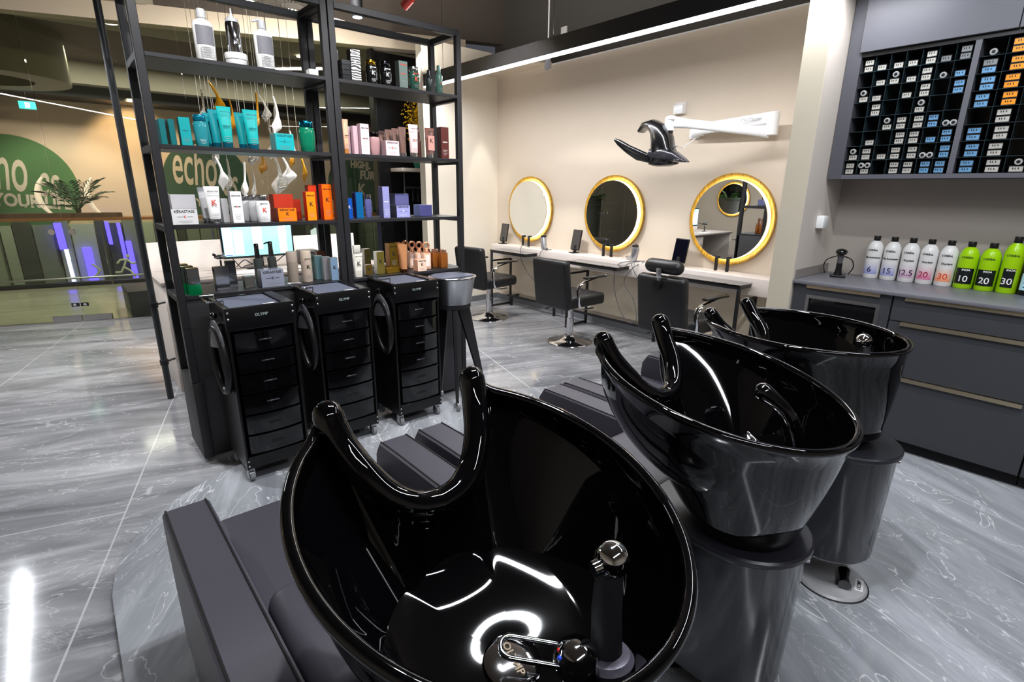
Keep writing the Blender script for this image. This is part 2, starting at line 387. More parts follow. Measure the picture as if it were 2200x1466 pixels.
# ------------------------------------------------------------------ the mall beyond the glass
MALLW = M('mall_wall_paint', '#cbb19b', 0.8, var=0.04, scale=2)
MALLC = M('mall_ceiling_paint', '#5d554c', 0.85, var=0.04, scale=3)
def rl(x): return 10.626 - 0.218 * (x + 0.765)            # balustrade line
g = G(); g.prism([gl(-6.0)[:2], gl(5.2)[:2], (9, 8.4), (9, rl(9)), (-6, rl(-6))], -0.25, -0.002)
struct('floor_mall', g, MALLF)
g = G(); g.prism([(-6, rl(-6) + 0.0), (9, rl(9)), (9, rl(9) + 0.14), (-6, rl(-6) + 0.14)], -0.45, 0.05)
struct('trim_4', g, BLACK)
g = G(); g.box(-7, 12, 14.0, 14.2, -4.5, 5.0); struct('wall_mall_far', g, MALLW)
g = G(); g.box(-7, 12, 8.6, 14.0, 3.62, 3.75); struct('ceiling_mall', g, MALLC)
g = G(); g.box(-7, 12, 7.2, 8.6, 3.30, 3.42)
g.box(-7, 12, 12.9, 13.3, 3.25, 3.62); struct('ceiling_mall_beam', g, M('mall_beam_paint', '#9c9686', 0.8))
g = G(); g.box(-7, 12, 13.2, 14.0, 3.05, 3.25); struct('trim_5', g, BLACK)
g = G(); g.box(9.0, 9.1, 6.0, 14.0, -0.3, 3.7); struct('wall_mall_right', g, M('mall_wall_dark', '#4a463c', 0.8))
g = G(); g.box(-6.1, -6.0, 8.5, 14.0, -0.3, 3.7); struct('wall_mall_left', g, M('mall_wall_dark'))
g = G(); g.box(-7, 12, 10.8, 14.2, -4.6, -4.5); struct('floor_mall_lower', g, M('mall_lower_floor', '#5b5a4e', 0.4))

# hanging drum of the mall ceiling
t = thing('ceiling_drum', 'pale round drum lowered from the mall ceiling beyond the glass front', 'ceiling fixture', (-0.45, 11.2, 3.0))
g = G(); n = 48
ring = lambda r, z: [Vector((r * math.cos(2*PI*i/n), r * math.sin(2*PI*i/n), z)) for i in range(n)]
g.rings([ring(0.62, -0.05), ring(1.05, -0.05), ring(1.05, 0.62), ring(0.62, 0.62), ring(0.62, -0.05)], False, False)
obj('drum_shell', g, M('drum_paint', '#8d8772', 0.75), t)
g = G(); g.rings([ring(0.60, 0.5), ring(0.60, 0.55)]); obj('drum_recess', g, M('drum_dark', '#2e2a22', 0.8), t)

# balustrade
t = thing('glass_balustrade', 'glass balustrade with wooden handrail along the mall gallery edge', 'railing', (0, 0, 0)); BAL = t
g = G(); P = [(x, rl(x) + 0.06) for x in (-6, 9)]
g.prism([(P[0][0], P[0][1] - 0.008), (P[1][0], P[1][1] - 0.008), (P[1][0], P[1][1] + 0.008), (P[0][0], P[0][1] + 0.008)], 0.05, 0.98)
obj('glass_panel', g, clear_pane('balustrade_glass', (0.86, 0.9, 0.84), 0.8), t)
g = G(); g.prism([(P[0][0], P[0][1] - 0.05), (P[1][0], P[1][1] - 0.05), (P[1][0], P[1][1] + 0.42), (P[0][0], P[0][1] + 0.42)], 0.98, 1.02)
obj('handrail', g, M('handrail_wood', '#8a5a32', 0.4, var=0.15, scale=8), t)
g = G(); g.tube([(-6, rl(-6) - 0.05, 0.13), (9, rl(9) - 0.05, 0.13)], 0.016)
obj('foot_rail', g, STEEL, t)
for x in (-2.4, -0.9, 0.55, 2.0, 3.5, 5.0, 6.5):
    g = G(); g.box(-0.012, 0.012, -0.03, 0.03, 0.0, 0.98); obj('post', g, M('post_steel', '#7d7a6c', 0.35, 0.9), t, (x, rl(x) - 0.01, 0.0))

# panelled lower part of the far mall wall: fins and violet light strips
FIN = [M('fin_pale', '#a9ad98', 0.6), M('fin_mid', '#7d8070', 0.6), M('fin_dark', '#3f4138', 0.6)]
VIO = M('violet_light', '#5a48ff', 0.5, emit=3.2)
VIOW = M('pale_violet_light', '#c9c4ff', 0.5, emit=2.6)
t = thing('wall_fin_cladding', 'vertical grey green fins cladding the far wall of the mall atrium', 'wall cladding', (0, 0, 0))
x = -6.0; k = 0
while x < 9.0:
    wd = (0.34, 0.22, 0.40, 0.18, 0.28)[k % 5]
    g = G(); g.box(x, x + wd - 0.02, 13.80 + (k % 3) * 0.04, 13.98, -4.4, 0.74 + 0.06 * (k % 2))
    obj('fin', g, FIN[(k * 2 + k // 3) % 3], t); x += wd; k += 1
for x0, z0, x1, z1, wd, m_, lab in ((0.027, 0.776, 0.098, 0.27, 0.06, VIO, 'violet light strip just right of the left glass door knob'), (0.075, 0.265, 0.150, -0.45, 0.035, VIOW, 'whitish violet light strip just left of the door seam'),
        (0.40, 0.279, 0.47, -0.45, 0.075, VIO, 'broad violet light strip low on the far wall right of the door seam'), (0.813, 0.777, 0.861, 0.323, 0.03, VIO, 'thin violet strip above the arrow sticker'),
        (0.992, 0.743, 1.063, -0.039, 0.03, VIO, 'thin violet strip straight above the running figure sticker'), (1.10, 0.368, 1.19, -0.45, 0.045, VIO, 'violet strip crossing behind the running figure sticker')):
    g = G(); hx = (x1 - x0) / 2 * 0.2
    g.rings([[Vector((-wd + hx, -.03, z1)), Vector((wd + hx, -.03, z1)), Vector((wd + hx, .17, z1)), Vector((-wd + hx, .17, z1))], [Vector((-wd - hx, -.03, z0)), Vector((wd - hx, -.03, z0)), Vector((wd - hx, .17, z0)), Vector((-wd - hx, .17, z0))]])
    o = obj('light_strip', g, m_, None, ((x0 + x1) / 2, 13.72, 0.0)); tag(o, lab, 'light', 'violet light strips on the mall wall')
g = G(); g.box(-0.11, 0.11, -0.02, 0.02, -0.06, 0.06)
o = obj('exit_sign', g, M('exit_sign_green', '#1f8f8a', 0.5, emit=1.3), None, (0.02, 12.6, 2.78)); tag(o, 'small green lit exit sign hanging in the mall', 'sign')
g = G(); g.box(-0.03, 0.03, -0.004, 0, -0.04, 0.04); obj('arrow_field', g, M('exit_sign_white', '#ffffff', 0.5, emit=1.5), o, (0.0, -0.021, 0)); g = G(); g.cyl((0, 0, .06), (0, 0, .835), 0.005, n=6); obj('hanging_rod', g, BLACK, o)

# green round wall graphics with lettering
GREEN = M('sign_green', '#4a6d40', 0.7, var=0.10, scale=2)
GREEND = M('sign_green_dark', '#37523f', 0.7, var=0.10, scale=2)
SIGNP = M('sign_lettering', '#cbb9a6', 0.7)
def sign(cx, cz, r, label, words, m_, dim=SIGNP):
    t = thing('round_sign', label, 'sign', (cx, 13.985, cz))
    g = G(); g.cyl((0, 0.012, 0), (0, -0.008, 0), r, n=64); obj('disc', g, m_, t)
    for s_, x, z, size, sx, ang in words:
        text('lettering', s_, size, dim, t, (x, -0.012, z), (PI/2, R(ang), 0), sx=sx, bold=0.012)
    return t
sign(-0.42, 1.45, 0.94, 'large green round wall sign with pale lettering at the far left behind the glass door',
     [('echo', -0.20, 0.34, 1.22, 0.36, 8), ('es', 0.50, 0.10, 0.92, 0.40, 14), ('OF YOUR LIFE', 0.02, -0.26, 0.32, 0.75, 5)], GREEN)
sign(2.85, 1.62, 0.86, 'green round wall sign with pale lettering seen behind the left shelf bay',
     [('echo', -0.22, 0.28, 1.25, 0.36, 6), ('es', 0.46, -0.05, 0.95, 0.40, 10), ('OF YOUR LIFE', 0, -0.50, 0.22, 0.85, 2)], GREEND)
sign(6.55, 1.55, 0.90, 'dark green round wall sign with pale lettering seen behind the right shelf bay',
     [('HIGHL', 0.02, 0.52, 0.24, 0.8, 3), ('FÜR', 0.2, 0.25, 0.30, 0.8, 4), ('K', 0.0, -0.12, 0.40, 0.8, 5), ('echoes', 0.0, -0.62, 0.30, 0.7, 2)], GREEND)
# running-figure sticker on the glass
SK = M('sticker_film', '#c5cbb0', 0.5)
g = G(); g.ball((0.05, 0, 0.22), 0.028, 12, (1, 0.12, 1))
for pts in ([(0.03, 0, 0.18), (-0.03, 0, 0.04)], [(0.03, 0, 0.17), (-0.06, 0, 0.16), (-0.10, 0, 0.11)], [(0.03, 0, 0.17), (0.09, 0, 0.10), (0.14, 0, 0.11)], [(-0.03, 0, 0.05), (0.05, 0, -0.01), (0.10, 0, -0.12)], [(-0.03, 0, 0.04), (-0.07, 0, -0.03), (-0.15, 0, -0.03)]):
    g.tube(pts, 0.017, 8, flat=(1, 1))
obj('figure_sticker', g, SK, BAL, (0.76, rl(0.76) + 0.045, 0.20), (0, 0, -0.215))
g = G(); g.tube([(-0.42, 0, 0.12), (-0.33, 0, 0.02), (-0.42, 0, -0.08)], 0.016, 8); obj('arrow_sticker', g, SK, BAL, (0.76, rl(0.76) + 0.045, 0.20), (0, 0, -0.215))

# plants and lamps on the gallery
def leaf_fronds(g, n, L, droop, seed, w=0.05):
    rnd = random.Random(seed)
    for i in range(n):
        a = 2*PI*i/n + rnd.uniform(-.2, .2); el = rnd.uniform(0.35, 1.25); l = L * rnd.uniform(.75, 1.1)
        pts = []
        for k in range(9):
            u = k / 8; r_ = l * u * math.cos(el) + 0.02; z = l * u * math.sin(el) - droop * l * u * u
            pts.append(Vector((r_ * math.cos(a), r_ * math.sin(a), z)))
        g.tube(pts, [0.006 * (1 - 0.8 * k / 8) for k in range(9)], 5)
        side = Vector((-math.sin(a), math.cos(a), 0))
        for k in range(2, 9):
            for s in (-1, 1):
                p = pts[k]; d = (pts[k] - pts[k-1]).normalized()
                tip = p + (side * s * 0.8 + d * 0.75).normalized() * w * 3.2 * (1 - abs(k - 5) / 9) + Vector((0, 0, -0.03))
                q = p + d * 0.018
                vs = [g.bm.verts.new(v) for v in (p, (p + tip) / 2 + d * 0.016 + Vector((0, 0, 0.008)), tip, (q + tip) / 2 - d * 0.010)]
                f = g.bm.faces.new(vs); f.material_index = g.mi; f.smooth = True
t = thing('palm_plant', 'green feathery palm in the brown planter on the mall handrail', 'plant', (0.33, 10.64, 1.087))
g = G(); leaf_fronds(g, 18, 0.66, 0.30, 3, 0.075); obj('fronds', g, M('palm_leaf', '#39503a', 0.5, var=0.2, scale=6), t, (0, 0, 0.05), weld=False)
g = G(); g.lathe([(0.03, 0), (0.04, 0.05), (0.02, 0.07)], n=14); obj('stem', g, M('palm_stem', '#4b4530', 0.7), t)
g = G(); g.prism(rrect(-0.95, 0.52, -0.13, 0.13, 0.12, 8), 0.0, 0.065)
o = obj('planter_box', g, M('planter_wood', '#5c4634', 0.5), None, (0.35, 10.62, 1.021), (0, 0, -0.215)); tag(o, 'long rounded brown planter on the mall handrail ledge', 'planter')
for px_, py_, lab in ((-0.06, 10.80, 'curved glowing arc lamp left of the glass door seam in the mall'), (0.52, 10.68, 'curved glowing arc lamp beside the palm in the mall')):
    g = G(); P_ = [(0.46 - 0.50 * math.cos(R(a)), 0, 0.44 * math.sin(R(a))) for a in range(-40, 44, 6)]; k_ = len(P_)
    g.tube(P_, [0.014 + 0.024 * math.sin(PI * i / (k_ - 1)) for i in range(k_)], 10, round_ends=True)
    o = obj('arc_lamp', g, M('arc_lamp_glow', '#f3dccb', 0.5, emit=0.6), None, (px_, py_, 1.325), (0, R(-4), 0)); tag(o, lab, 'lamp', 'arc lamps in the mall')
for x, y, z, r_, lab in ((0.90, 8.15, 3.29, 0.075, 'round recessed downlight in the mall ceiling left of the shelf posts'), (2.55, 8.05, 3.29, 0.06, 'round recessed downlight seen between the shelf uprights'), (3.1, 8.3, 3.29, 0.05, 'round recessed downlight seen above the jars in the right bay')):
    g = G(); g.cyl((0, 0, -0.012), (0, 0, 0.0), r_, n=24); o = obj('downlight', g, M('downlight_glow', '#fff6e6', 0.5, emit=5.0), None, (x, y, z)); tag(o, lab, 'lamp', 'mall downlights')

# ------------------------------------------------------------------ open shelf rack
RX0, RXM, RX1, RY0, RY1, RTOP = 0.415, 1.33, 2.215, 3.11, 3.46, 2.475
t = thing('shelf_rack', 'tall open black metal shelf rack in two bays full of hair products', 'shelf', (0, 0, 0))
pw = 0.036
for x in (RX0, RXM - pw - 0.003, RXM + 0.003, RX1 - pw):
    for y in (RY0, RY1 - pw):
        z0 = 0.48 if (x == RX0) else 0.0
        g = G(); g.box(x, x + pw, y, y + pw, z0, RTOP, 0.002, 1); obj('upright', g, RACKM, t)
for x0, x1 in ((RX0 + pw, RXM - pw - 0.003), (RXM + 0.003 + pw, RX1 - pw)):
    for y in (RY0, RY1 - pw):
        g = G(); g.box(x0, x1, y, y + pw, RTOP - pw, RTOP, 0.002, 1); obj('top_rail', g, RACKM, t)
for x in (RX0, RXM - pw - 0.003, RXM + 0.003, RX1 - pw):
    g = G(); g.box(x, x + pw, RY0 + pw, RY1 - pw, RTOP - pw, RTOP, 0.002, 1); obj('side_rail', g, RACKM, t)
for z in (2.09, 1.69, 1.31, 0.95):
    for x0, x1 in ((RX0 + pw, RXM - pw - 0.003), (RXM + 0.003 + pw, RX1 - pw)):
        g = G(); g.box(x0, x1, RY0 + 0.001, RY1 - 0.001, z - 0.020, z, 0.0015, 1); obj('shelf_board', g, RACKM, t)
    for x in (RX0, RXM - pw - 0.003, RXM + 0.003, RX1 - pw):
        g = G(); g.box(x + 0.001, x + pw - 0.001, RY0 + pw, RY1 - pw, z - 0.034, z - 0.001, 0.002, 1); obj('side_rail', g, RACKM, t)
g = G(); g.box(RX0, RX0 + 0.05, RY0 + 0.001, RY1, 0.03, 0.478, 0.004); obj('base_panel', g, PANEL, t)
g = G(); g.box(RX0 + pw, RX1 - 0.002, RY0 + 0.012, RY0 + 0.03, 0.03, 0.929, 0.003); obj('front_panel', g, PANEL, t)
g = G(); g.box(RX0 + 0.03, RX1 - 0.04, RY0 + 0.03, RY1, 0.46, 0.478); obj('shelf_board', g, RACKM, t)
g = G(); g.box(1.95, RX1, RY0 + 0.004, RY1, 0.03, 0.928, 0.003); obj('side_panel', g, M('side_panel_grey', '#323236', 0.5), t)

# small white jars on the low inner shelf of the rack
for i, (x, y, z) in enumerate([(0.495, 3.20, 0.4785), (0.495, 3.29, 0.4785), (0.495, 3.20, 0.5535), (0.495, 3.29, 0.5535)]):
    j = thing('cosmetic_jar', ['front lower white jar with black lid inside the low left shelf', 'rear lower white jar with black lid inside the low left shelf',
              'front upper white jar stacked inside the low left shelf', 'rear upper white jar stacked inside the low left shelf'][i], 'jar', (x, y, z), group='white jars low in the rack')
    g = G(); g.lathe([(0.030, 0), (0.032, 0.004), (0.032, 0.047), (0.029, 0.05)], n=20); obj('jar_body', g, WHITE, j)
    g = G(); g.lathe([(0.033, 0.05), (0.033, 0.070), (0.031, 0.073)], n=20); obj('lid', g, SATIN, j)

# ------------------------------------------------------------------ hair products
def pm(col, rough=0.3, metal=0.0, **k):
    return M('pack_%s_%d_%d' % (col.lstrip('#'), int(rough * 100), int(metal * 100)), col, rough, metal, var=0.03, **k)
def mark(t, w, h, y, z, style, ink=INK, brand=INK, kz=0.0):
    """printed name, K emblem and small print on the face towards -y"""
    if 'n' in style: text('brand_lettering', 'KÉRASTASE', w * 0.155, brand, t, (0, y - 0.0006, z + h * 0.86), bold=0.0002)
    if 'K' in style: text('emblem', 'K', min(w * 0.62, h * .34), ink, t, (0, y - 0.0006, z + h * (0.56 + kz)), bold=0.0005)
    if 'k' in style:
        text('emblem', 'K', min(w, h) * 0.22, RINK if ink is RINK else ink, t, (0, y - 0.0006, z + h * 0.52), bold=0.0003)
        g = G(); g.box(-w * .3, -w * .07, -0.0004, 0, -h * .012, h * .012); g.box(w * .09, w * .3, -0.0004, 0, -h * .012, h * .012)
        obj('emblem_bar', g, brand, t, (0, y - 0.0003, z + h * 0.52))
    if 'l' in style:
        g = G()
        for i in range(4):
            ww = w * (0.30, 0.24, 0.28, 0.18)[i]; g.box(-ww, ww, -0.0003, 0, h * (0.26 - 0.05 * i), h * (0.268 - 0.05 * i))
        obj('small_print', g, GINK if ink is not WINK else WINK, t, (0, y - 0.0003, z))
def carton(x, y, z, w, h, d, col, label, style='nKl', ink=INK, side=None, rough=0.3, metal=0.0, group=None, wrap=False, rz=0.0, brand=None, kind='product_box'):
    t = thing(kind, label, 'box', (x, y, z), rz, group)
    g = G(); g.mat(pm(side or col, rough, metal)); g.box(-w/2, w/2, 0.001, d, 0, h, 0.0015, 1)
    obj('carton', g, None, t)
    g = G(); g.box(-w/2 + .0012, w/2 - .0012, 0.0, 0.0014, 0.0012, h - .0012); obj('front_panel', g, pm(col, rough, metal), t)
    if style: mark(t, w, h, 0, 0, style, ink, brand or ink)
    return t
def squeeze(x, y, z, w, h, col, label, cap='#d8dade', capm=1.0, style='nKl', ink=INK, rough=0.25, group=None, rz=0.0, brand=None, clear_cap=False):
    """squeeze tube standing on its cap, crimped end up"""
    t = thing('squeeze_tube', label, 'tube', (x, y + 0.02, z), rz, group)
    ch = h * 0.13; g = G(); rs = []
    for u in (0, .15, .35, .6, .85, .96, 1.0):
        zz = ch + (h - ch) * u; a = w/2 * (0.74 + 0.26 * u); b = max(0.0025, 0.019 * (1 - u ** 1.6))
        rs.append([(a * math.copysign(abs(math.cos(q)) ** .8, math.cos(q)), b * math.sin(q), zz) for q in [2*PI*i/24 for i in range(24)]])
    g.rings(rs); obj('tube_body', g, pm(col, rough), t)
    g = G(); g.lathe([(w * .36, 0), (w * .37, 0.002), (w * .37, ch)], n=24, sy=min(1, 0.021 / (w * .37))); obj('cap', g, pm(cap, 0.15, capm), t)
    if style:
        mark(t, w * .86, h, -0.0215, 0, style, ink, brand or ink)
    return t
def bath(x, y, z, w, h, col, lid, label, style='nkl', ink=INK, lidm=1.0, rough=0.12, group=None, trans=0.0, brand=None, depth=0.75, metal=0.0):
    """shampoo bottle with soft oval shoulders and a broad lid"""
    t = thing('shampoo_bottle', label, 'bottle', (x, y + w/2 * depth, z), 0, group)
    r = w / 2; g = G()
    g.lathe([(r * .80, 0), (r * .86, 0.003), (r * .93, h * .25), (r * 1.0, h * .5), (r * .98, h * .68), (r * .86, h * .78), (r * .62, h * .80)], n=32, sy=depth)
    obj('bottle_body', g, pm(col, rough, metal), t)
    g = G(); g.lathe([(r * .80, h * .80), (r * .85, h * .815), (r * .85, h * .95), (r * .78, h), (r * .3, h)], n=32, sy=depth); obj('lid', g, pm(lid, 0.15, lidm), t)
    if style: mark(t, w * .7, h * .8, -r * depth - 0.001, 0, style, ink, brand or ink)
    return t
def pumpb(x, y, z, w, h, col, label, capc='#2b2b2e', capm=0.4, style='', ink=INK, group=None, metal=0.0, rough=0.2, spout=True, hy=0.62):
    t = thing('pump_bottle', label, 'bottle', (x, y + w/2, z), 0, group); r = w/2
    g = G(); g.lathe([(r * .95, 0), (r, 0.003), (r, h * hy - 0.01), (r * .9, h * hy), (r * .45, h * (hy + .03))], n=28); obj('bottle_body', g, pm(col, rough, metal), t)
    g = G(); g.lathe([(r * .55, h * (hy + .02)), (r * .58, h * (hy + .04)), (r * .5, h * .88), (r * .5, h * .985), (r * .4, h)], n=24); obj('pump_cap', g, pm(capc, 0.15, capm), t)
    if spout:
        g = G(); g.tube([(0, 0, h * .965), (-r * .7, 0, h * .975), (-r * 1.25, 0, h * .955)], r * .18, 8, round_ends=True); obj('spout', g, pm(capc, 0.15, capm), t)
    if style: mark(t, w * .8, h * hy, -r - 0.001, 0, style, ink, ink)
    return t
Z1, Z2, Z3, Z4 = 2.0905, 1.6905, 1.3105, 0.9505
# top shelf, left bay
def litre(x, label, kind):
    t = thing('litre_bottle', label, 'bottle', (x, 3.19, Z1), 0); r = 0.046
    g = G(); g.lathe([(r * .90, 0), (r * .95, 0.004), (r * 1.0, 0.10), (r * 1.02, 0.165), (r * .8, 0.182), (r * .38, 0.19), (r * .38, 0.20)], n=32, sy=.8); obj('bottle_body', g, WHITE, t)
    g = G(); g.box(-0.038, 0.038, -0.0014, 0, 0.010, 0.158, 0); 
    for v in g.bm.verts: v.co.y = -math.sqrt(max(0, (r * 1.035) ** 2 - v.co.x ** 2)) * .8 - (0.0004 if v.co.y < -0.001 else -0.001)
    g2 = G()
    for i in range(12):
        a0 = -0.95 + 1.9 * i / 12; a1 = a0 + 1.9 / 12
        P = [(1.035 * r * math.sin(a), -1.035 * r * .8 * math.cos(a)) for a in (a0, a1)]
        vs = [g2.bm.verts.new((P[0][0], P[0][1], 0.075)), g2.bm.verts.new((P[1][0], P[1][1], 0.075)), g2.bm.verts.new((P[1][0], P[1][1], 0.158)), g2.bm.verts.new((P[0][0], P[0][1], 0.158))]
        g2.bm.faces.new(vs)
    g.bm.free(); obj('back_label', g2, M('grey_label_print', '#77777f', 0.5, var=0.35, scale=240), t)
    g = G()
    for i in range(7): g.box(-0.030, 0.030 - 0.006 * (i % 3), -r * .835, -r * .825, 0.018 + i * .0072, 0.0205 + i * .0072)
    obj('small_print', g, GINK, t)
    g = G()
    if kind == 'pump':
        g.lathe([(0.019, 0.196), (0.020, 0.20), (0.017, 0.235), (0.012, 0.24)], n=20); g.tube([(0, 0, 0.232), (-0.02, -0.0, 0.237), (-0.042, 0.0, 0.226)], [0.010, 0.008, 0.006], 10, round_ends=True)
    else: g.lathe([(0.021, 0.196), (0.021, 0.225), (0.017, 0.235), (0.008, 0.238)], n=20)
    obj('pump_head', g, pm('#b9bbbf', 0.3), t)
litre(0.725, 'white litre bottle with grey closed head, leftmost on the top shelf', 'cap')
litre(1.005, 'white litre bottle with hooked grey pump, right of the silver bottle', 'pump')
j = thing('round_jar', 'low round white jar under the silver applicator bottle on the top shelf', 'jar', (0.862, 3.19, Z1))
g = G(); g.lathe([(0.047, 0), (0.05, 0.004), (0.05, 0.03)], n=32); obj('jar_body', g, WHITE, j)
g = G(); g.lathe([(0.053, 0.03), (0.053, 0.055), (0.050, 0.059)], n=32); obj('lid', g, pm('#dcdcdc', 0.3), j)
j = thing('applicator_bottle', 'silver mirror-finish bottle with thin nozzle standing on the round white jar', 'bottle', (0.862, 3.19, Z1 + 0.0595))
g = G(); g.lathe([(0.034, 0), (0.035, 0.004), (0.033, 0.135), (0.030, 0.142)], n=32); obj('bottle_body', g, pm('#c4c6cb', 0.08, 1.0), j)
g = G(); g.lathe([(0.030, 0.142), (0.030, 0.156), (0.012, 0.166), (0.005, 0.180), (0.003, 0.205)], n=24); obj('nozzle', g, pm('#b9bbbf', 0.3), j)
carton(1.245, 3.15, Z1, 0.05, 0.034, 0.05, '#f0efec', 'tiny white box at the right end of the top left shelf', '')
# top shelf, right bay
carton(1.395, 3.20, Z1, 0.04, 0.165, 0.05, '#17181a', 'tall black glossy box beside the centre posts on the top right shelf', '', rough=0.15)
for i in range(4):
    g = G(); g.box(-0.026, 0.026, 0, 0.07, 0, 0.0255, 0.001, 1)
    o = obj('product_box', g, pm('#121315', 0.2), None, (1.425, 3.125, Z1 + i * 0.0262)); tag(o, ('lowest', 'second from bottom', 'third from bottom', 'topmost')[i] + ' flat black box of the stack left of the zebra box', 'box', 'flat black boxes on the top shelf')
t = carton(1.484, 3.125, Z1, 0.060, 0.166, 0.05, '#f1f1f1', 'black and white zebra striped tall box on the top right shelf', '', side='#131313')
ZB = bpy.data.materials.new('zebra_print'); ZB.use_nodes = True; nt = ZB.node_tree; wv = nt.nodes.new('ShaderNodeTexWave'); wv.inputs['Scale'].default_value = 22; wv.inputs['Distortion'].default_value = 9; wv.inputs['Detail'].default_value = 1.2; wv.inputs['Detail Scale'].default_value = 0.8
wv.bands_direction = 'Z'; cr = nt.nodes.new('ShaderNodeValToRGB'); cr.color_ramp.interpolation = 'CONSTANT'; cr.color_ramp.elements[0].color = (.01, .01, .01, 1); cr.color_ramp.elements[1].position = .55; cr.color_ramp.elements[1].color = (.85, .85, .85, 1)
tcn = nt.nodes.new('ShaderNodeTexCoord'); nt.links.new(tcn.outputs['Object'], wv.inputs['Vector']); nt.links.new(wv.outputs['Fac'], cr.inputs['Fac']); nt.links.new(cr.outputs['Color'], nt.nodes['Principled BSDF'].inputs['Base Color'])
t.children[1].data.materials[0] = ZB
text('brand_lettering', 'KÉRASTASE', 0.010, WINK, t, (0, -0.001, 0.142)); text('emblem', 'K', 0.030, WINK, t, (0, -0.001, 0.10))
bath(1.535, 3.22, Z1, 0.05, 0.095, '#101012', '#b58c2c', 'small black jar with gold lid behind the bigger gold-lidded jar', '')
bath(1.590, 3.125, Z1, 0.070, 0.128, '#0c0c0e', '#b58c2c', 'black bottle with faceted gold lid on the top right shelf', 'nKl', WINK)
bath(1.683, 3.125, Z1, 0.070, 0.132, '#0c0c0e', '#2c2c30', 'black bottle with black silver-rimmed lid on the top right shelf', 'nKl', WINK)
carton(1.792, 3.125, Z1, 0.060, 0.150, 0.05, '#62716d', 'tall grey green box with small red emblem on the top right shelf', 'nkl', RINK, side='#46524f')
bath(1.880, 3.125, Z1, 0.072, 0.132, '#24443a', '#b9bcc0', 'dark green bottle with clear chrome lid on the top right shelf', 'nKl', RINK)
bath(1.935, 3.23, Z1, 0.045, 0.105, '#24443a', '#b9bcc0', 'smaller dark green bottle half hidden behind the chrome-lidded one', '')
squeeze(1.966, 3.30, Z1, 0.045, 0.15, '#d9cfc0', 'cream tube behind the dark spray bottle at the top shelf end', style='')
pumpb(1.982, 3.125, Z1, 0.040, 0.128, '#1b2422', 'dark narrow spray bottle left of the green spray on the top shelf', style='', spout=False, capm=0.7)
pumpb(2.062, 3.125, Z1, 0.048, 0.165, '#39584f', 'green spray bottle at the right end of the top shelf', capc='#4d6b62', style='kl', ink=RINK, spout=False, hy=0.66)
# second shelf, left bay (turquoise)
TQ = '#12a0a6'; TQD = '#0a6e74'
carton(0.482, 3.16, Z2, 0.026, 0.118, 0.10, TQD, 'leftmost narrow turquoise box on the second shelf', '')
carton(0.521, 3.16, Z2, 0.026, 0.120, 0.10, TQD, 'second narrow turquoise box from the left on the second shelf', '')
carton(0.571, 3.125, Z2, 0.048, 0.130, 0.05, TQ, 'turquoise box with printed front standing left of the turquoise lidded bottle', 'kl', TEALPR, side=TQD)
bath(0.643, 3.125, Z2, 0.066, 0.148, '#2c8c97', '#0f7d9c', 'translucent turquoise bottle with blue lid on the second shelf', 'l', WINK, lidm=.6)
squeeze(0.706, 3.235, Z2, 0.052, 0.172, '#1593a0', 'rearmost turquoise tube of the left trio', cap='#0c5a70', capm=.3, style='', group='turquoise tubes, left trio')
squeeze(0.722, 3.178, Z2, 0.056, 0.184, '#1593a0', 'middle turquoise tube of the left trio', cap='#0c5a70', capm=.3, style='', group='turquoise tubes, left trio')
squeeze(0.756, 3.120, Z2, 0.067, 0.196, '#13b3b3', 'front turquoise tube of the left trio with printed face', cap='#0c5a70', capm=.3, style='nkl', ink=TEALPR, group='turquoise tubes, left trio')
squeeze(0.846, 3.178, Z2, 0.058, 0.180, '#0f8f96', 'rear turquoise tube of the pair right of the trio', cap='#0c5a70', capm=.3, style='')
squeeze(0.880, 3.120, Z2, 0.072, 0.192, '#12a9ac', 'front turquoise tube of the pair right of the trio', cap='#0c5a70', capm=.3, style='nkl', ink=TEALPR)
t = carton(1.040, 3.125, Z2, 0.098, 0.086, 0.09, TQ, 'low wide turquoise box in cellophane on the second shelf', 'nkl', TEALPR, side='#5fa9ac')
bath(1.175, 3.125, Z2, 0.088, 0.162, '#0a6b4e', '#1786a8', 'deep green bottle with blue lid at the right end of the second left shelf', '')
# second shelf, right bay (rose and brown)
squeeze(1.393, 3.120, Z2, 0.045, 0.19, '#d0a083', 'peach coloured tube right next to the centre posts on the second shelf', cap='#c98446', capm=.2, style='kl')
carton(1.432, 3.19, Z2, 0.030, 0.152, 0.05, '#b99aa5', 'rearmost pale pink box of the three in a row', '', group='pale pink boxes')
carton(1.466, 3.155, Z2, 0.030, 0.160, 0.05, '#c3a3ae', 'middle pale pink box of the three in a row', '', group='pale pink boxes')
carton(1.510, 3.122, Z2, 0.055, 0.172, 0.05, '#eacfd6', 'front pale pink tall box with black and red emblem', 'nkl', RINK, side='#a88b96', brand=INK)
bath(1.590, 3.14, Z2, 0.072, 0.134, '#a88285', '#2a2022', 'mauve bottle with dark lid between the pink boxes', '')
carton(1.690, 3.122, Z2, 0.092, 0.088, 0.085, '#ecd3da', 'low wide pale pink box in cellophane on the second right shelf', 'nkl', RINK, side='#b6979f', brand=INK)
for i in range(4):
    squeeze(1.745 + 0.022 * i, 3.335 - 0.048 * i, Z2, 0.056, 0.165 + 0.006 * i, '#7c5f57', 'brown tube in the row behind the pink tube, %s one' % ('rearmost', 'second rearmost', 'third', 'nearest')[i], style='', group='brown tubes on the second shelf')
squeeze(1.850, 3.120, Z2, 0.070, 0.196, '#f0d3d4', 'pale pink tube with black and red emblem in front of the brown tubes', style='nkl', ink=RINK, brand=INK)
pumpb(1.910, 3.16, Z2, 0.034, 0.175, '#4d2c28', 'slim dark brown spray bottle left of the brown K tube', capc='#5a3833', capm=.3, spout=False)
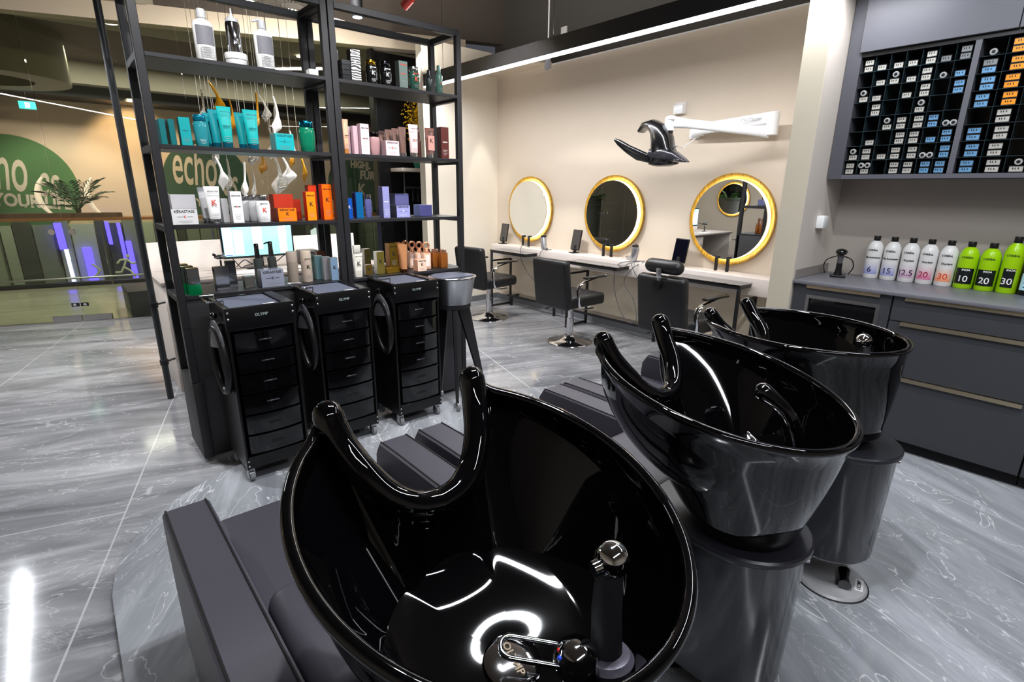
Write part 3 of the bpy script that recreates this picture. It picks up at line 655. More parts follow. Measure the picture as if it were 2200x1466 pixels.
squeeze(1.972, 3.122, Z2, 0.072, 0.184, '#7a5148', 'brown tube with dark K emblem on a rose panel', style='nKl')
g = G(); g.box(-0.024, 0.024, -0.001, 0.0, 0.045, 0.135); obj('rose_panel', g, pm('#d79c92', 0.3), bpy.data.objects[[o.name for o in COL.objects if o.name.startswith('squeeze_tube')][-1]], (0, -0.0212, 0))
carton(2.085, 3.13, Z2, 0.062, 0.197, 0.05, '#5d2c28', 'tall maroon box at the right end of the second shelf', 'kl', WINK, side='#3c1b19')
# third shelf, left bay (white and orange)
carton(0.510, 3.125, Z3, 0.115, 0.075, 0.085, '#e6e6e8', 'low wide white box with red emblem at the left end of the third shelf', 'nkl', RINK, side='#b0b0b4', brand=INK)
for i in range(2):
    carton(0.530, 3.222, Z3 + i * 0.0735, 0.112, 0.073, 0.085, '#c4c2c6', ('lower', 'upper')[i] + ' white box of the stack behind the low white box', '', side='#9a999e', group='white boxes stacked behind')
squeeze(0.640, 3.245, Z3, 0.066, 0.182, '#c9c9cd', 'rear white tube behind the white K tube', style='')
squeeze(0.655, 3.150, Z3, 0.074, 0.188, '#f1f1f2', 'white tube with large red K on the third shelf', style='nKl', ink=RINK, brand=INK)
carton(0.716, 3.20, Z3, 0.032, 0.125, 0.05, '#c2c2c6', 'narrow pale box behind the tall white box on the third shelf', '')
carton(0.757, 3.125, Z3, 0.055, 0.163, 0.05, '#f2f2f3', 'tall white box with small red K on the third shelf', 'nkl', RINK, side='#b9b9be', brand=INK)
for i in range(2):
    bath(0.878 - 0.026 * i, 3.215 + 0.075 * i, Z3, 0.074, 0.143, '#c8c9cd', '#c8c9cc', ('second', 'rearmost')[i] + ' white bottle with chrome lid in the row of three', '', group='white bottles with chrome lids')
bath(0.893, 3.125, Z3, 0.076, 0.144, '#eef0f2', '#c8c9cc', 'front white bottle with chrome lid and red K', 'nKl', RINK, brand=INK, group='white bottles with chrome lids')
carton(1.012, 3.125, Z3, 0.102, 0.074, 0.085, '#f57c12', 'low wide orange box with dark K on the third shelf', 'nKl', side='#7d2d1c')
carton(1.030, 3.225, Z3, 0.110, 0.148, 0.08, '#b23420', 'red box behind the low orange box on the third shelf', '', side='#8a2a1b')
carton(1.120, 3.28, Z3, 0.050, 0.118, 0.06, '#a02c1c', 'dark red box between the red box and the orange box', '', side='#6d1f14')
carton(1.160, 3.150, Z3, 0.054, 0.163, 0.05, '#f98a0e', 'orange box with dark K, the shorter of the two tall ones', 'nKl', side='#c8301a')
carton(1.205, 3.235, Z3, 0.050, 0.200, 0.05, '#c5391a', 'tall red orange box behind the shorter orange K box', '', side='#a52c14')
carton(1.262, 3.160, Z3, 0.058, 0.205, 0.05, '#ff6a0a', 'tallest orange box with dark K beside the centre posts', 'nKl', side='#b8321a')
# third shelf, right bay (blue and lavender)
carton(1.413, 3.20, Z3, 0.040, 0.125, 0.04, '#1c63d8', 'small bright blue box with white K next to the centre posts', 'K', WINK, side='#232a6a', rough=.2, metal=.3)
carton(1.500, 3.24, Z3, 0.048, 0.160, 0.05, '#1a7fc4', 'iridescent blue green box on the third right shelf', '', side='#3b3080', rough=.15, metal=.5)
bath(1.578, 3.265, Z3, 0.048, 0.146, '#5a5c92', '#b9bcc0', 'violet bottle with chrome lid behind the tall lavender box', '')
carton(1.645, 3.160, Z3, 0.048, 0.196, 0.06, '#8f90c4', 'tall lavender box on the third right shelf', 'kl', WINK, side='#4c4a6c')
carton(1.765, 3.160, Z3, 0.100, 0.078, 0.09, '#9a9cd4', 'low wide lavender box in front on the third right shelf', 'nkl', WINK, side='#2d2c40', brand=INK)
for i in range(2):
    carton(1.822, 3.275, Z3 + i * .0755, 0.104, 0.075, 0.08, '#5f5f92', ('lower', 'upper')[i] + ' lavender box of the stack behind the low lavender box', '', side='#38385a', group='lavender boxes stacked')
carton(1.985, 3.235, Z3, 0.096, 0.076, 0.09, '#4a4a80', 'dark violet low box at the right end of the third shelf', '', side='#6d76a8')
# lowest shelf, left bay (silver, green, taupe)
GLASSG = pm('#0d8a50', 0.1, 0.6)
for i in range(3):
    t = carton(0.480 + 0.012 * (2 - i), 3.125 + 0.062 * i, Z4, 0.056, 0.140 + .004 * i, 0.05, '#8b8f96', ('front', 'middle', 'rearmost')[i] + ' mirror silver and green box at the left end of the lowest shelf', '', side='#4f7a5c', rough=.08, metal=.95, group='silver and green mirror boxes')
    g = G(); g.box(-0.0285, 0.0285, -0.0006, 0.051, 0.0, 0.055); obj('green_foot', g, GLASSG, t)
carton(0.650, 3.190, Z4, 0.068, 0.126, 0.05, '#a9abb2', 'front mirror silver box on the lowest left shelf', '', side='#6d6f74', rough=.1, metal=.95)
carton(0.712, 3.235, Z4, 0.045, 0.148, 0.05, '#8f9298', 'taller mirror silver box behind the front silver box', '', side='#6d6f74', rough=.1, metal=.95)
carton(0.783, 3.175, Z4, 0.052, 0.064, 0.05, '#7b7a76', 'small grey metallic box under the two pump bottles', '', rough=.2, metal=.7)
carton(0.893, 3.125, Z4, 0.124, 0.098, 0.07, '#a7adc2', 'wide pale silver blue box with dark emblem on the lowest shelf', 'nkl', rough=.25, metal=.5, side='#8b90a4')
pumpb(0.868, 3.262, Z4, 0.050, 0.232, '#5b6361', 'left clear grey pump bottle behind the silver blue box', capc='#55565a', capm=.9, rough=.1, metal=.3, spout=False)
pumpb(0.945, 3.262, Z4, 0.050, 0.240, '#5f6462', 'right clear grey pump bottle behind the silver blue box', capc='#6a6a6d', capm=.9, rough=.1, metal=.3)
for i, (x, y, c, st, lb) in enumerate(((1.030, 3.165, '#8b7f74', '', 'brown taupe spray can left of the one with the K'), (1.112, 3.165, '#b3a294', 'nKl', 'taupe spray can with dark K on the lowest left shelf'))):
    t = thing('spray_can', lb, 'spray can', (x, y + .03, Z4)); r = 0.031
    g = G(); g.lathe([(r * .97, 0), (r, 0.003), (r, 0.125)], n=28); obj('can_body', g, pm(c, 0.35), t)
    g = G(); g.lathe([(r * .98, 0.125), (r * .98, 0.178), (r * .9, 0.184)], n=28); obj('cap', g, pm('#9a8d82' if i == 0 else '#b8a898', 0.35), t)
    if st: mark(t, 0.05, 0.16, -r - .001, 0, st)
for i in range(4):
    carton(1.166 + 0.030 * i, 3.255 - 0.043 * i, Z4, 0.046, 0.150 - .004 * i, 0.035, ('#6f8d88', '#5d7d86', '#8f8a90', '#8aa7c8')[i], ('rearmost', 'second', 'third', 'front')[i] + ' shimmering grey blue box of the slanting row of four', 'K' if i == 3 else '', side='#8d9b98', rough=.2, metal=.4, group='shimmering boxes in a slanting row')
t = carton(1.262, 3.34, Z4, 0.050, 0.155, 0.05, '#4d2b20', 'brown box beside the centre posts on the lowest shelf', '')
# lowest shelf, right bay (cream, gold, rose gold)
t = squeeze(1.425, 3.150, Z4, 0.074, 0.150, '#dcd8ce', 'white tube with dark K upside up on the lowest right shelf', style='nKl', cap='#dcd8ce', capm=0)
g = G(); g.box(-0.025, 0.025, -0.008, 0.008, 0.150, 0.200, 0.006); obj('clear_hanger', g, pm('#c9c6bd', 0.15), t)
carton(1.502, 3.175, Z4, 0.050, 0.070, 0.045, '#6b5520', 'small dark gold box with K, lower of the stacked pair', 'K', side='#e8e4da', rough=.25, metal=.6)
carton(1.500, 3.177, Z4 + .0705, 0.044, 0.100, 0.042, '#4b4220', 'dark olive gold box with K on top of the small gold box', 'K', side='#e8e4da', rough=.25, metal=.6)
carton(1.588, 3.175, Z4, 0.055, 0.148, 0.045, '#8a7c3a', 'white edged olive gold box with large K', 'K', side='#e9e6de', rough=.25, metal=.6)
carton(1.680, 3.175, Z4, 0.100, 0.036, 0.08, '#b08a2c', 'flat gold box lying under the tall gold box', '', rough=.25, metal=.8)
carton(1.688, 3.178, Z4 + .0365, 0.064, 0.158, 0.06, '#96792a', 'tall gold box with K standing on the flat gold box', 'nKl', side='#8a5a28', rough=.25, metal=.8)
for i in range(4):
    squeeze(1.744 + 0.018 * (3 - i) * .6 + .0, 3.28 - 0.05 * i, Z4, 0.058, 0.186, '#b07a54', 'bronze tube, %s of the slanting row of four' % ('rearmost', 'second', 'third', 'front')[i], style='', cap='#8a5a3a', rough=.2, group='bronze tubes in a slanting row')
carton(1.868, 3.122, Z4, 0.070, 0.080, 0.06, '#f0cdb8', 'low pale rose box with dark K on the lowest right shelf', 'nKl', side='#dba98c')
def ringcap(x, y, label):
    t = thing('ring_cap_bottle', label, 'bottle', (x, y + .02, Z4), 0, 'rose bottles with ring caps')
    g = G(); g.box(-0.029, 0.029, -0.018, 0.018, 0, 0.115, 0.006); obj('bottle_body', g, pm('#dcb197', 0.2), t)
    g = G(); g.tube([(0.022 * math.cos(2*PI*i/20), 0, 0.162 + 0.022 * math.sin(2*PI*i/20)) for i in range(20)], 0.008, 8, closed=True); g.lathe([(0.020, 0.115), (0.016, 0.13), (0.01, 0.145)], n=16); obj('ring_cap', g, pm('#c98d6a', 0.2, .4), t)
    g = G(); g.box(-0.018, 0.018, -0.0188, -0.018, 0.02, 0.10); obj('label', g, pm('#efe0d8', 0.4), t)
for i, (x, y) in enumerate(((1.868, 3.33), (1.893, 3.275), (1.917, 3.22), (1.940, 3.165))):
    ringcap(x, y, 'rose bottle with ring shaped cap, %s of four' % ('rearmost', 'third from front', 'second from front', 'front')[i])
for i, (x, y) in enumerate(((2.012, 3.27), (2.040, 3.21), (2.070, 3.15))):
    t = thing('perfume_bottle', 'amber glass oil bottle with rose gold cap, %s of three' % ('rearmost', 'middle', 'front')[i], 'bottle', (x, y + .02, Z4), 0, 'amber oil bottles')
    g = G(); g.box(-0.029, 0.029, -0.020, 0.020, 0, 0.108, 0.006); obj('bottle_body', g, pm('#a8642a', 0.08, .2, trans=0.25), t)
    g = G(); g.lathe([(0.023, 0.108), (0.024, 0.112), (0.024, 0.128), (0.021, 0.131)], n=16); obj('cap', g, pm('#d8a58a', 0.15, .8), t)

# ------------------------------------------------------------------ reception desk
t = thing('reception_desk', 'pale reception desk with raised rear panel behind the shelf rack', 'desk', (0, 0, 0))
g = G(); g.box(0.50, 2.25, 4.40, 5.05, 0.812, 0.836, 0.003); obj('desktop', g, M('desktop_laminate', '#a79d96', 0.4, var=0.03), t)
g = G(); g.box(0.515, 0.545, 4.415, 5.05, 0.0, 0.811, 0.002); obj('end_panel', g, LAM, t)
g = G(); g.box(2.20, 2.23, 4.415, 5.05, 0.0, 0.811, 0.002); obj('end_panel', g, LAM, t)
g = G(); g.box(0.515, 2.25, 5.051, 5.08, 0.0, 1.062, 0.003); obj('rear_panel', g, M('desk_panel_white', '#ddd5ce', 0.45, var=0.02), t)
for x0, x1 in ((1.35, 1.75), (1.78, 2.18)):
    g = G(); g.box(x0, x1, 4.45, 5.0, 0.05, 0.808, 0.002); c = obj('drawer_unit', g, LAM, t)
    for k in range(3):
        g = G(); g.box(x0 + 0.006, x1 - 0.006, 4.432, 4.449, 0.07 + k * .245, 0.30 + k * .245, 0.002); d = obj('drawer', g, LAM, c)
        g = G(); g.box((x0 + x1)/2 - .06, (x0 + x1)/2 + .06, 4.415, 4.431, 0.24 + k * .245, 0.25 + k * .245)
for x, y, z in ((0.478, 4.36, 0),):
    p = thing('round_pole', 'tall dark round pole standing at the corner of the reception desk', 'pole', (0.432, 4.34, 0))
    g = G(); g.cyl((0, 0, 0), (0, 0, 4.04), 0.021, n=20); obj('pole_tube', g, M('pole_coat', '#2b2e31', 0.35), p)
    for z in (0.28, 0.70):
        g = G(); g.lathe([(0.0225, -0.02), (0.027, -0.018), (0.027, 0.018), (0.0225, 0.02)], n=20); g.cyl((0.02, 0.01, 0), (0.075, 0.05, 0), 0.007, n=8)
        obj('pole_clamp', g, BLACK, p, (0, 0, z))
g = G(); g.box(0, 1.1, 0, 0.7, 0, 0.30, 0.004)
o = obj('dark_bench', g, M('bench_black', '#26262a', 0.4), None, (0.52, 7.50, 0.0)); tag(o, 'dark box bench standing just outside the glass front', 'bench')

t = thing('computer_monitor', 'wide computer monitor with pale blue screen on the reception desk', 'monitor', (1.285, 4.78, 0.836))
g = G(); g.box(-0.285, 0.285, -0.012, 0.018, 0.09, 0.375, 0.004); obj('screen_frame', g, SATIN, t)
g = G(); g.mat(M('screen_blue', '#8fd3e6', 0.3, emit=1.0)); g.box(-0.272, 0.272, -0.0135, -0.012, 0.108, 0.364)
sc_ = obj('screen', g, None, t)
SW = M('screen_white', '#dff6fb', 0.3, emit=1.1)
for x0, x1, z0, z1 in ((-0.268, -0.20, 0.114, 0.358), (-0.19, -0.12, 0.12, 0.32), (-0.045, 0.03, 0.16, 0.362), (0.165, 0.225, 0.112, 0.362)):
    g = G(); g.box(x0, x1, -0.0142, -0.0136, z0, z1); obj('screen_column', g, SW, sc_)
g = G(); g.box(-0.264, -0.21, -0.0148, -0.0143, 0.116, 0.122); obj('screen_button', g, M('screen_dark_blue', '#2a6fc0', 0.3, emit=.8), sc_)
g = G(); g.box(-0.03, 0.03, 0.018, 0.04, 0.0, 0.22, 0.004); g.box(-0.12, 0.12, -0.05, 0.09, 0.0, 0.008, 0.003); obj('stand', g, SATIN, t)
t = thing('receipt_printer', 'black receipt printer right of the monitor on the reception desk', 'printer', (1.70, 4.80, 0.836))
g = G(); g.box(-0.085, 0.085, -0.10, 0.10, 0.0, 0.12, 0.018, 3); obj('printer_body', g, SATIN, t)
g = G(); g.box(-0.06, 0.06, -0.105, -0.09, 0.085, 0.10); obj('paper_slot', g, BLACK, t)
t = thing('desk_scanner', 'small black barcode scanner on a stalk left of the monitor', 'scanner', (0.955, 4.66, 0.836))
g = G(); g.lathe([(0.04, 0), (0.04, 0.008), (0.008, 0.014), (0.007, 0.10)], n=16); obj('stalk', g, BLACK, t)
g = G(); g.ball((0, 0, 0.125), 0.04, 16, (1.1, 1.2, 0.45)); g.cyl((-0.03, 0, 0.14), (-0.05, 0, 0.15), 0.01); obj('scanner_head', g, SATIN, t)
g = G(); g.box(-0.11, 0.11, -0.08, 0.08, 0, 0.006, 0.001, 1); o = obj('paper_stack', g, WHITE, None, (1.10, 4.56, 0.8365), (0, 0, R(4))); tag(o, 'white paper sheets lying before the monitor', 'paper')
g = G(); g.box(-0.13, 0.13, -0.06, 0.06, 0, 0.010, 0.002, 1); o = obj('white_tablet_tray', g, pm('#d9d9dc'), None, (1.55, 4.56, 0.8365), (0, 0, R(-8))); tag(o, 'white flat tray right of the paper sheets on the desk', 'tray')
def cable(name, pts, label, r=0.004, m=SATIN, cat='cable'):
    P = [Vector(p) for p in pts]; Q = []
    for i in range(len(P) - 1):
        a = P[max(i-1, 0)]; b = P[i]; c = P[i+1]; d = P[min(i+2, len(P)-1)]
        for k in range(8):
            u = k / 8; Q.append(0.5 * ((2*b) + (c-a)*u + (2*a-5*b+4*c-d)*u*u + (3*b-a-3*c+d)*u**3))
    Q.append(P[-1]); o0 = P[0].copy()
    g = G(); g.tube([q - o0 for q in Q], r, 8); o = obj(name, g, m, None, o0); tag(o, label, cat); return o
cable('cable', [(0.975, 4.70, 0.955), (1.03, 4.80, 0.985), (1.10, 4.86, 0.90), (1.14, 4.84, 0.842), (1.2, 4.93, 0.842), (1.28, 4.98, 0.842)], 'black cable curving from the desk scanner to behind the monitor')
cable('cable', [(1.12, 4.90, 0.842), (1.18, 4.86, 0.90), (1.25, 4.90, 0.86), (1.34, 4.92, 0.93), (1.43, 4.9, 0.86), (1.52, 4.86, 0.92), (1.60, 4.93, 0.85)], 'tangled black cable below the monitor')
for i in range(4):
    g = G(); g.box(-0.03, 0.03, 0, 0.004, 0, 0.045 + .006 * i); o = obj('card', g, pm('#b9cfc6'), None, (1.86 + .014 * i, 5.0535 + .006 * i, 1.0625)); tag(o, '%s pale green card standing on the raised desk panel' % ('leftmost', 'second', 'third', 'rightmost')[i], 'card', 'cards on the desk panel')

# glass blossom chandelier over the desk
t = thing('glass_chandelier', 'chandelier of hanging clear, white and amber glass blossoms over the reception desk', 'chandelier', (0, 4.95, 0)); CHAND = t
GLC = M('clear_art_glass', '#f4f4f0', 0.03, trans=0.85, ior=1.45); GLA = M('amber_art_glass', '#c08a1c', 0.05, trans=0.45, ior=1.45); GLW = M('white_art_glass', '#f3f3ef', 0.15)
WIRE = M('steel_wire', '#c9c4b4', 0.3, .8)
g = G(); g.box(0.85, 2.0, -0.25, 0.35, 3.10, 3.14, 0.004); obj('canopy', g, M('canopy_taupe', '#3b3632', 0.6), t)
g = G(); g.box(1.3, 1.5, -0.05, 0.15, 3.14, 4.05); obj('canopy_stem', g, M('canopy_taupe'), t)
def blossom(x, y, z, m_, kind, tilt, sz=1.0):
    g = G(); rs = []; n = 20; L_ = 0.27 * sz
    for i in range(15):
        u = i / 14
        pk = 0.76 if kind == 0 else 0.80; wd = 0.062 if kind == 0 else 0.046
        if u < .45: r = 0.008 + 0.012 * u
        elif u < pk: r = 0.0134 + (wd - 0.0134) * math.sin((u - .45) / (pk - .45) * PI / 2) ** 1.6
        else: r = 0.003 + (wd - .003) * (1 - (u - pk) / (1 - pk)) ** 1.35
        r *= sz; bend = 0.05 * math.sin(u * PI * 0.9) * sz
        ruf = 0.42 * max(0, u - .45) * 2
        rs.append([Vector((bend + r * math.cos(2*PI*k/n) * (1 + ruf * math.cos(4*2*PI*k/n) * .5), r * math.sin(2*PI*k/n) * (0.9 - 0.5 * min(1, u * 1.4)) * (1 + ruf * math.cos(4*2*PI*k/n) * .5), -L_ * u)) for k in range(n)])
    g.rings(rs); o = obj('glass_blossom', g, m_, t, (x, y, z), (R(tilt * .4), R(tilt), R(tilt * 5)), sharp=80)
    g = G(); g.cyl((x, y, z - 0.01), (x, y, 3.10), 0.0016, n=6); obj('wire', g, WIRE, t)
for i, (x, z, m_, kd, tl, sz) in enumerate([(1.03, 2.20, GLC, 0, 12, 1), (1.13, 2.30, GLA, 1, -8, 1), (1.10, 1.92, GLC, 0, 15, 1), (1.16, 2.07, GLW, 0, 18, .9), (1.25, 2.17, GLA, 0, 8, .9), (1.06, 1.72, GLW, 0, -14, 1),
        (1.19, 1.72, GLC, 0, 10, 1), (1.30, 1.90, GLC, 1, -6, .9), (1.34, 1.70, GLW, 0, 14, 1.15), (1.36, 1.62, GLC, 1, 10, .8), (1.42, 2.22, GLA, 1, 12, 1.05), (1.50, 2.24, GLC, 1, -5, .8), (1.57, 2.22, GLW, 1, 6, 1.1),
        (1.64, 2.16, GLC, 1, 14, 1), (1.53, 1.98, GLC, 0, 5, .95), (1.50, 1.76, GLC, 0, 4, 1.25), (1.62, 1.78, GLW, 0, -4, 1), (1.74, 1.78, GLA, 1, -16, 1), (1.75, 1.98, GLW, 1, 6, .95), (1.70, 1.88, GLA, 1, 8, .8), (1.00, 2.0, GLC, 1, -20, .8), (1.45, 1.82, GLA, 1, 3, .8)]):
    blossom(x, -0.12 + 0.07 * ((i * 3) % 5), z, m_, kd, tl, sz)

# cut-out sunburst rosette and surface spot on the dark header
g = G(); SB = M('sunburst_cream', '#e6dfd2', 0.6); g.cyl((0, 0, 0), (0, 0, 0.012), 0.085, n=28)
for k in range(28):
    a = 2*PI*k/28; c, s = math.cos(a), math.sin(a); nx, ny = -s, c; r0, r1 = 0.10 if k % 2 else 0.083, 0.29 + .05 * (k % 2)
    w0, w1 = 0.004, 0.016
    g.prism([(r0*c + nx*w0, r0*s + ny*w0), (r1*c + nx*w1, r1*s + ny*w1), (r1*c - nx*w1, r1*s - ny*w1), (r0*c - nx*w0, r0*s - ny*w0)][::-1], 0.0, 0.012)
obj('sunburst_rosette', g, SB, CHAND, (1.86, 0.11, 2.97), weld=False)
g = G(); g.cyl((0, 0, .012), (0, 0, .13), 0.012); obj('rosette_rod', g, SB, CHAND, (1.86, 0.11, 2.97))
def surface_spot(x, y, z, label, top=4.05):
    t = thing('surface_spotlight', label, 'lamp', (x, y, z))
    g = G(); g.lathe([(0.045, 0.0), (0.045, 0.13), (0.0445, 0.13)], n=28); g.cyl((0, 0, .13), (0, 0, top - z), 0.012); obj('lamp_housing', g, BLACK, t)
    g = G(); g.cyl((0, 0, -0.003), (0, 0, -0.0002), 0.038, n=24); obj('lens', g, M('cool_lens', '#d6e4ff', 0.4, emit=4.0), t)
surface_spot(2.13, 4.40, 2.80, 'black cylindrical ceiling spot seen above the right shelf bay')
t = thing('track_light_bar', 'thin pale light bar near the rosette above the shelf rack', 'lamp', (0, 0, 0))
g = G(); g.box(1.62, 2.55, 5.55, 5.575, 3.07, 3.085); obj('light_bar', g, M('bar_cream', '#e8dfd0', 0.5, emit=.25), t)
for x in (1.8, 2.4):
    g = G(); g.cyl((x, 5.562, 3.085), (x, 5.562, 4.05), 0.004, n=6); obj('hanger', g, BLACK, t)
t = thing('sprinkler_pipe', 'red sprinkler pipe end high above the rack', 'pipe', (0, 0, 0))
PIPE = M('red_pipe', '#a3201a', 0.35, coat=.3)
g = G(); g.tube([(2.95, 5.02, 3.20), (3.05, 4.6, 3.42), (3.15, 4.2, 3.64)], 0.030, 14); obj('pipe', g, PIPE, t)
g = G(); g.tube([(2.94, 5.06, 3.18), (2.965, 4.96, 3.232)], 0.043, 14); obj('coupling', g, PIPE, t)
g = G(); g.tube([(3.15, 4.2, 3.64), (3.15, 4.2, 4.05)], 0.012, 8); obj('hanger', g, BLACK, t)

# ------------------------------------------------------------------ wardrobe niche
t = thing('wardrobe_niche', 'black wardrobe niche between shop front and cream wall', 'wardrobe', (0, 0, 0))
BW = M('wardrobe_black', '#0e0e10', 0.28, var=0.05, scale=12)
g = G(); g.box(3.30, 4.60, 6.60, 6.64, 0.0, 3.12); obj('back_panel', g, BW, t)
g = G(); g.box(3.30, 3.34, 6.52, 6.60, 0.0, 3.12); obj('side_panel', g, BW, t)
g = G(); g.box(3.52, 4.58, 6.28, 6.59, 1.70, 1.745, 0.003); obj('hat_shelf', g, M('shelf_cream', '#d2c9bd', 0.45), t)
g = G(); g.cyl((3.62, 6.42, 1.50), (4.55, 6.42, 1.50), 0.012); g.cyl((3.62, 6.42, 1.50), (3.62, 6.42, 1.70), 0.010); g.cyl((3.62, 6.42, 0.0), (3.62, 6.42, 1.50), 0.016); obj('hanging_rail', g, M('rail_grey', '#55565a', 0.35, .6), t)
for i in range(5):
    h = thing('clothes_hanger', 'black clothes hanger on the wardrobe rail, %s of five' % ('leftmost', 'second', 'middle', 'fourth', 'rightmost')[i], 'clothes hanger', (3.74 + i * .075, 6.42, 1.4965), R(60), 'clothes hangers')
    g = G(); g.tube([(-0.20, 0, -0.16), (-0.10, 0, -0.10), (0, 0, -0.055), (0.10, 0, -0.10), (0.20, 0, -0.16)], 0.011, 8, round_ends=True); obj('hanger_arms', g, M('hanger_plastic', '#2e3034', 0.25, coat=.4), h)
    g = G(); g.tube([(0, 0, -0.055), (0, 0, -0.02)] + [(0.016 * math.sin(R(a)), 0, -0.005 + 0.016 * math.cos(R(a)) ) for a in range(180, -60, -30)], 0.0028, 6); obj('hook', g, CHROME, h)
t = thing('forsythia_vase', 'vase of yellow blossom branches on the wardrobe shelf', 'vase of flowers', (3.87, 6.43, 1.7455))
g = G(); g.lathe([(0.045, 0), (0.065, 0.01), (0.10, 0.10), (0.115, 0.17), (0.075, 0.24), (0.085, 0.27)], n=24); obj('vase', g, M('vase_teal', '#2c7f70', 0.12, trans=.3), t)
g = G(); rnd = random.Random(5)
for i in range(26):
    a = rnd.uniform(0, 2*PI); sp = rnd.uniform(0.03, 0.25); h_ = rnd.uniform(0.55, 0.98)
    g.tube([(0, 0, 0.1), (sp * .4 * math.cos(a), sp * .3 * math.sin(a), h_ * .5), (sp * math.cos(a), sp * .6 * math.sin(a), h_)], 0.003, 5)
obj('twigs', g, M('twig_brown', '#5b4420', 0.7), t)
g = G(); rnd = random.Random(5)
for i in range(26):
    a = rnd.uniform(0, 2*PI); sp = rnd.uniform(0.03, 0.25); h_ = rnd.uniform(0.55, 0.98)
    for k in range(34):
        u = rnd.uniform(0.42, 1.0); c = Vector((sp * u * math.cos(a), sp * .6 * u * math.sin(a), h_ * u)) + Vector([rnd.gauss(0, .022) for _ in range(3)])
        for q in range(2):
            d = Vector([rnd.gauss(0, 1) for _ in range(3)]).normalized() * 0.015; e = d.cross(Vector([rnd.gauss(0, 1) for _ in range(3)])).normalized() * 0.007
            f = g.bm.faces.new([g.bm.verts.new(v) for v in (c - d, c + e, c + d, c - e)]); f.smooth = True
obj('blossoms', g, M('forsythia_yellow', '#f0c400', 0.55, var=0.15, scale=80), t, weld=False)

# ------------------------------------------------------------------ styling stations
t = thing('styling_ledge', 'long pale wall ledge under the three round mirrors', 'ledge', (0, 0, 0))
g = G(); g.box(4.40, 4.645, 1.525, 5.55, 0.64, 0.79, 0.006); obj('ledge_box', g, M('ledge_laminate', '#dcd2cb', 0.42, var=0.03, scale=12), t)
g = G(); g.box(4.60, 4.645, 1.525, 5.55, 0.14, 0.639); obj('rear_panel', g, M('ledge_back_laminate', '#cdbfaa', 0.5, var=0.03, scale=12), t)
g = G(); g.cyl((4.52, 1.72, 0.7905), (4.52, 1.72, 0.794), 0.03, n=24); g.box(4.49, 4.50, 1.66, 1.78, 0.7905, 0.794); obj('cable_outlet', g, M('outlet_dark', '#4a4644', 0.4), t)
g = G(); g.box(4.46, 4.485, 1.6, 5.30, 0.115, 0.14, 0.002, 1)
for y in (1.62, 2.98, 4.42, 5.22): g.box(4.46, 4.485, y - .0125, y + .0125, 0.0, 0.115, 0.002, 1)
for y in (1.62, 2.98, 4.42, 5.22): g.box(4.485, 4.60, y - .0125, y + .0125, 0.115, 0.14, 0.002, 1)
o = obj('foot_rail', g, BLACK); tag(o, 'long black floor rail below the pale ledge', 'foot rail')
GOLD = bpy.data.materials.new('gold_leaf'); GOLD.use_nodes = True; nt = GOLD.node_tree; b = nt.nodes['Principled BSDF']
tc = nt.nodes.new('ShaderNodeTexCoord'); mp = nt.nodes.new('ShaderNodeMapping'); mp.inputs['Scale'].default_value = (1, 60, 6); nz = nt.nodes.new('ShaderNodeTexNoise'); nz.inputs['Scale'].default_value = 1.4; nz.inputs['Detail'].default_value = 5
cr = nt.nodes.new('ShaderNodeValToRGB'); cr.color_ramp.elements[0].position = .30; cr.color_ramp.elements[0].color = lin('#7c5a16') + (1,); cr.color_ramp.elements[1].position = .62; cr.color_ramp.elements[1].color = lin('#c39632') + (1,)
nt.links.new(tc.outputs['Object'], mp.inputs[0]); nt.links.new(mp.outputs[0], nz.inputs['Vector']); nt.links.new(nz.outputs['Fac'], cr.inputs[0]); nt.links.new(cr.outputs[0], b.inputs['Base Color']); b.inputs['Metallic'].default_value = 0.35; b.inputs['Roughness'].default_value = 0.42
MIRR = M('mirror_silver', '#f2f4f3', 0.0, 1.0, var=0.0)
HALO = M('mirror_halo_led', '#fff6e6', 0.5, emit=11.0)
def mirror(x, y, z, label, s=1, posts=True):
    """dished gold ring on the wall, mirror disc floating in front with light strip behind it; s=+1 faces -x"""
    t = thing('round_mirror', label, 'mirror', (x, y, z), 0 if s > 0 else PI, 'round gold mirrors' if posts else None)
    g = G(); n = 72
    def rg(r, xx): return [Vector((xx, r * math.cos(2*PI*i/n), r * math.sin(2*PI*i/n))) for i in range(n)]
    g.mat(GOLD); g.rings([rg(0.349, -0.012), rg(0.392, -0.040), rg(0.400, -0.040), rg(0.402, -0.032), rg(0.396, 0.0), rg(0.20, 0.0)], False, False)
    g.mat(M('dish_white', '#efe4cc', 0.5)); g.rings([rg(0.20, 0.0), rg(0.20, -0.004), rg(0.30, -0.004), rg(0.340, -0.009), rg(0.349, -0.012)], False, False)
    obj('gold_ring', g, GOLD, t, sharp=50)
    g = G(); g.rings([rg(0.345, -0.072), rg(0.347, -0.070), rg(0.347, -0.066), rg(0.345, -0.064)]); obj('mirror_disc', g, MIRR, t, sharp=20)
    g = G(); g.rings([rg(0.318, -0.0635), rg(0.334, -0.0635), rg(0.334, -0.056), rg(0.318, -0.056), rg(0.318, -0.0635)], False, False); obj('light_strip', g, HALO, t)
    g = G(); g.cyl((-0.0635, 0, 0), (-0.004, 0, 0), 0.15, n=24); obj('wall_mount', g, WHITE, t)
    if posts:
        for dy in (0.055, -0.055):
            g = G(); g.box(-0.100, -0.074, dy - .011, dy + .011, 0.792 - z, -0.322, 0.002, 1); obj('support_post', g, RACKM, t)
    return t
mirror(4.646, 5.05, 1.245, 'round gold framed mirror farthest left, beside the corner of the walls')
mirror(4.646, 3.715, 1.245, 'round gold framed mirror in the middle reflecting the glass doors')
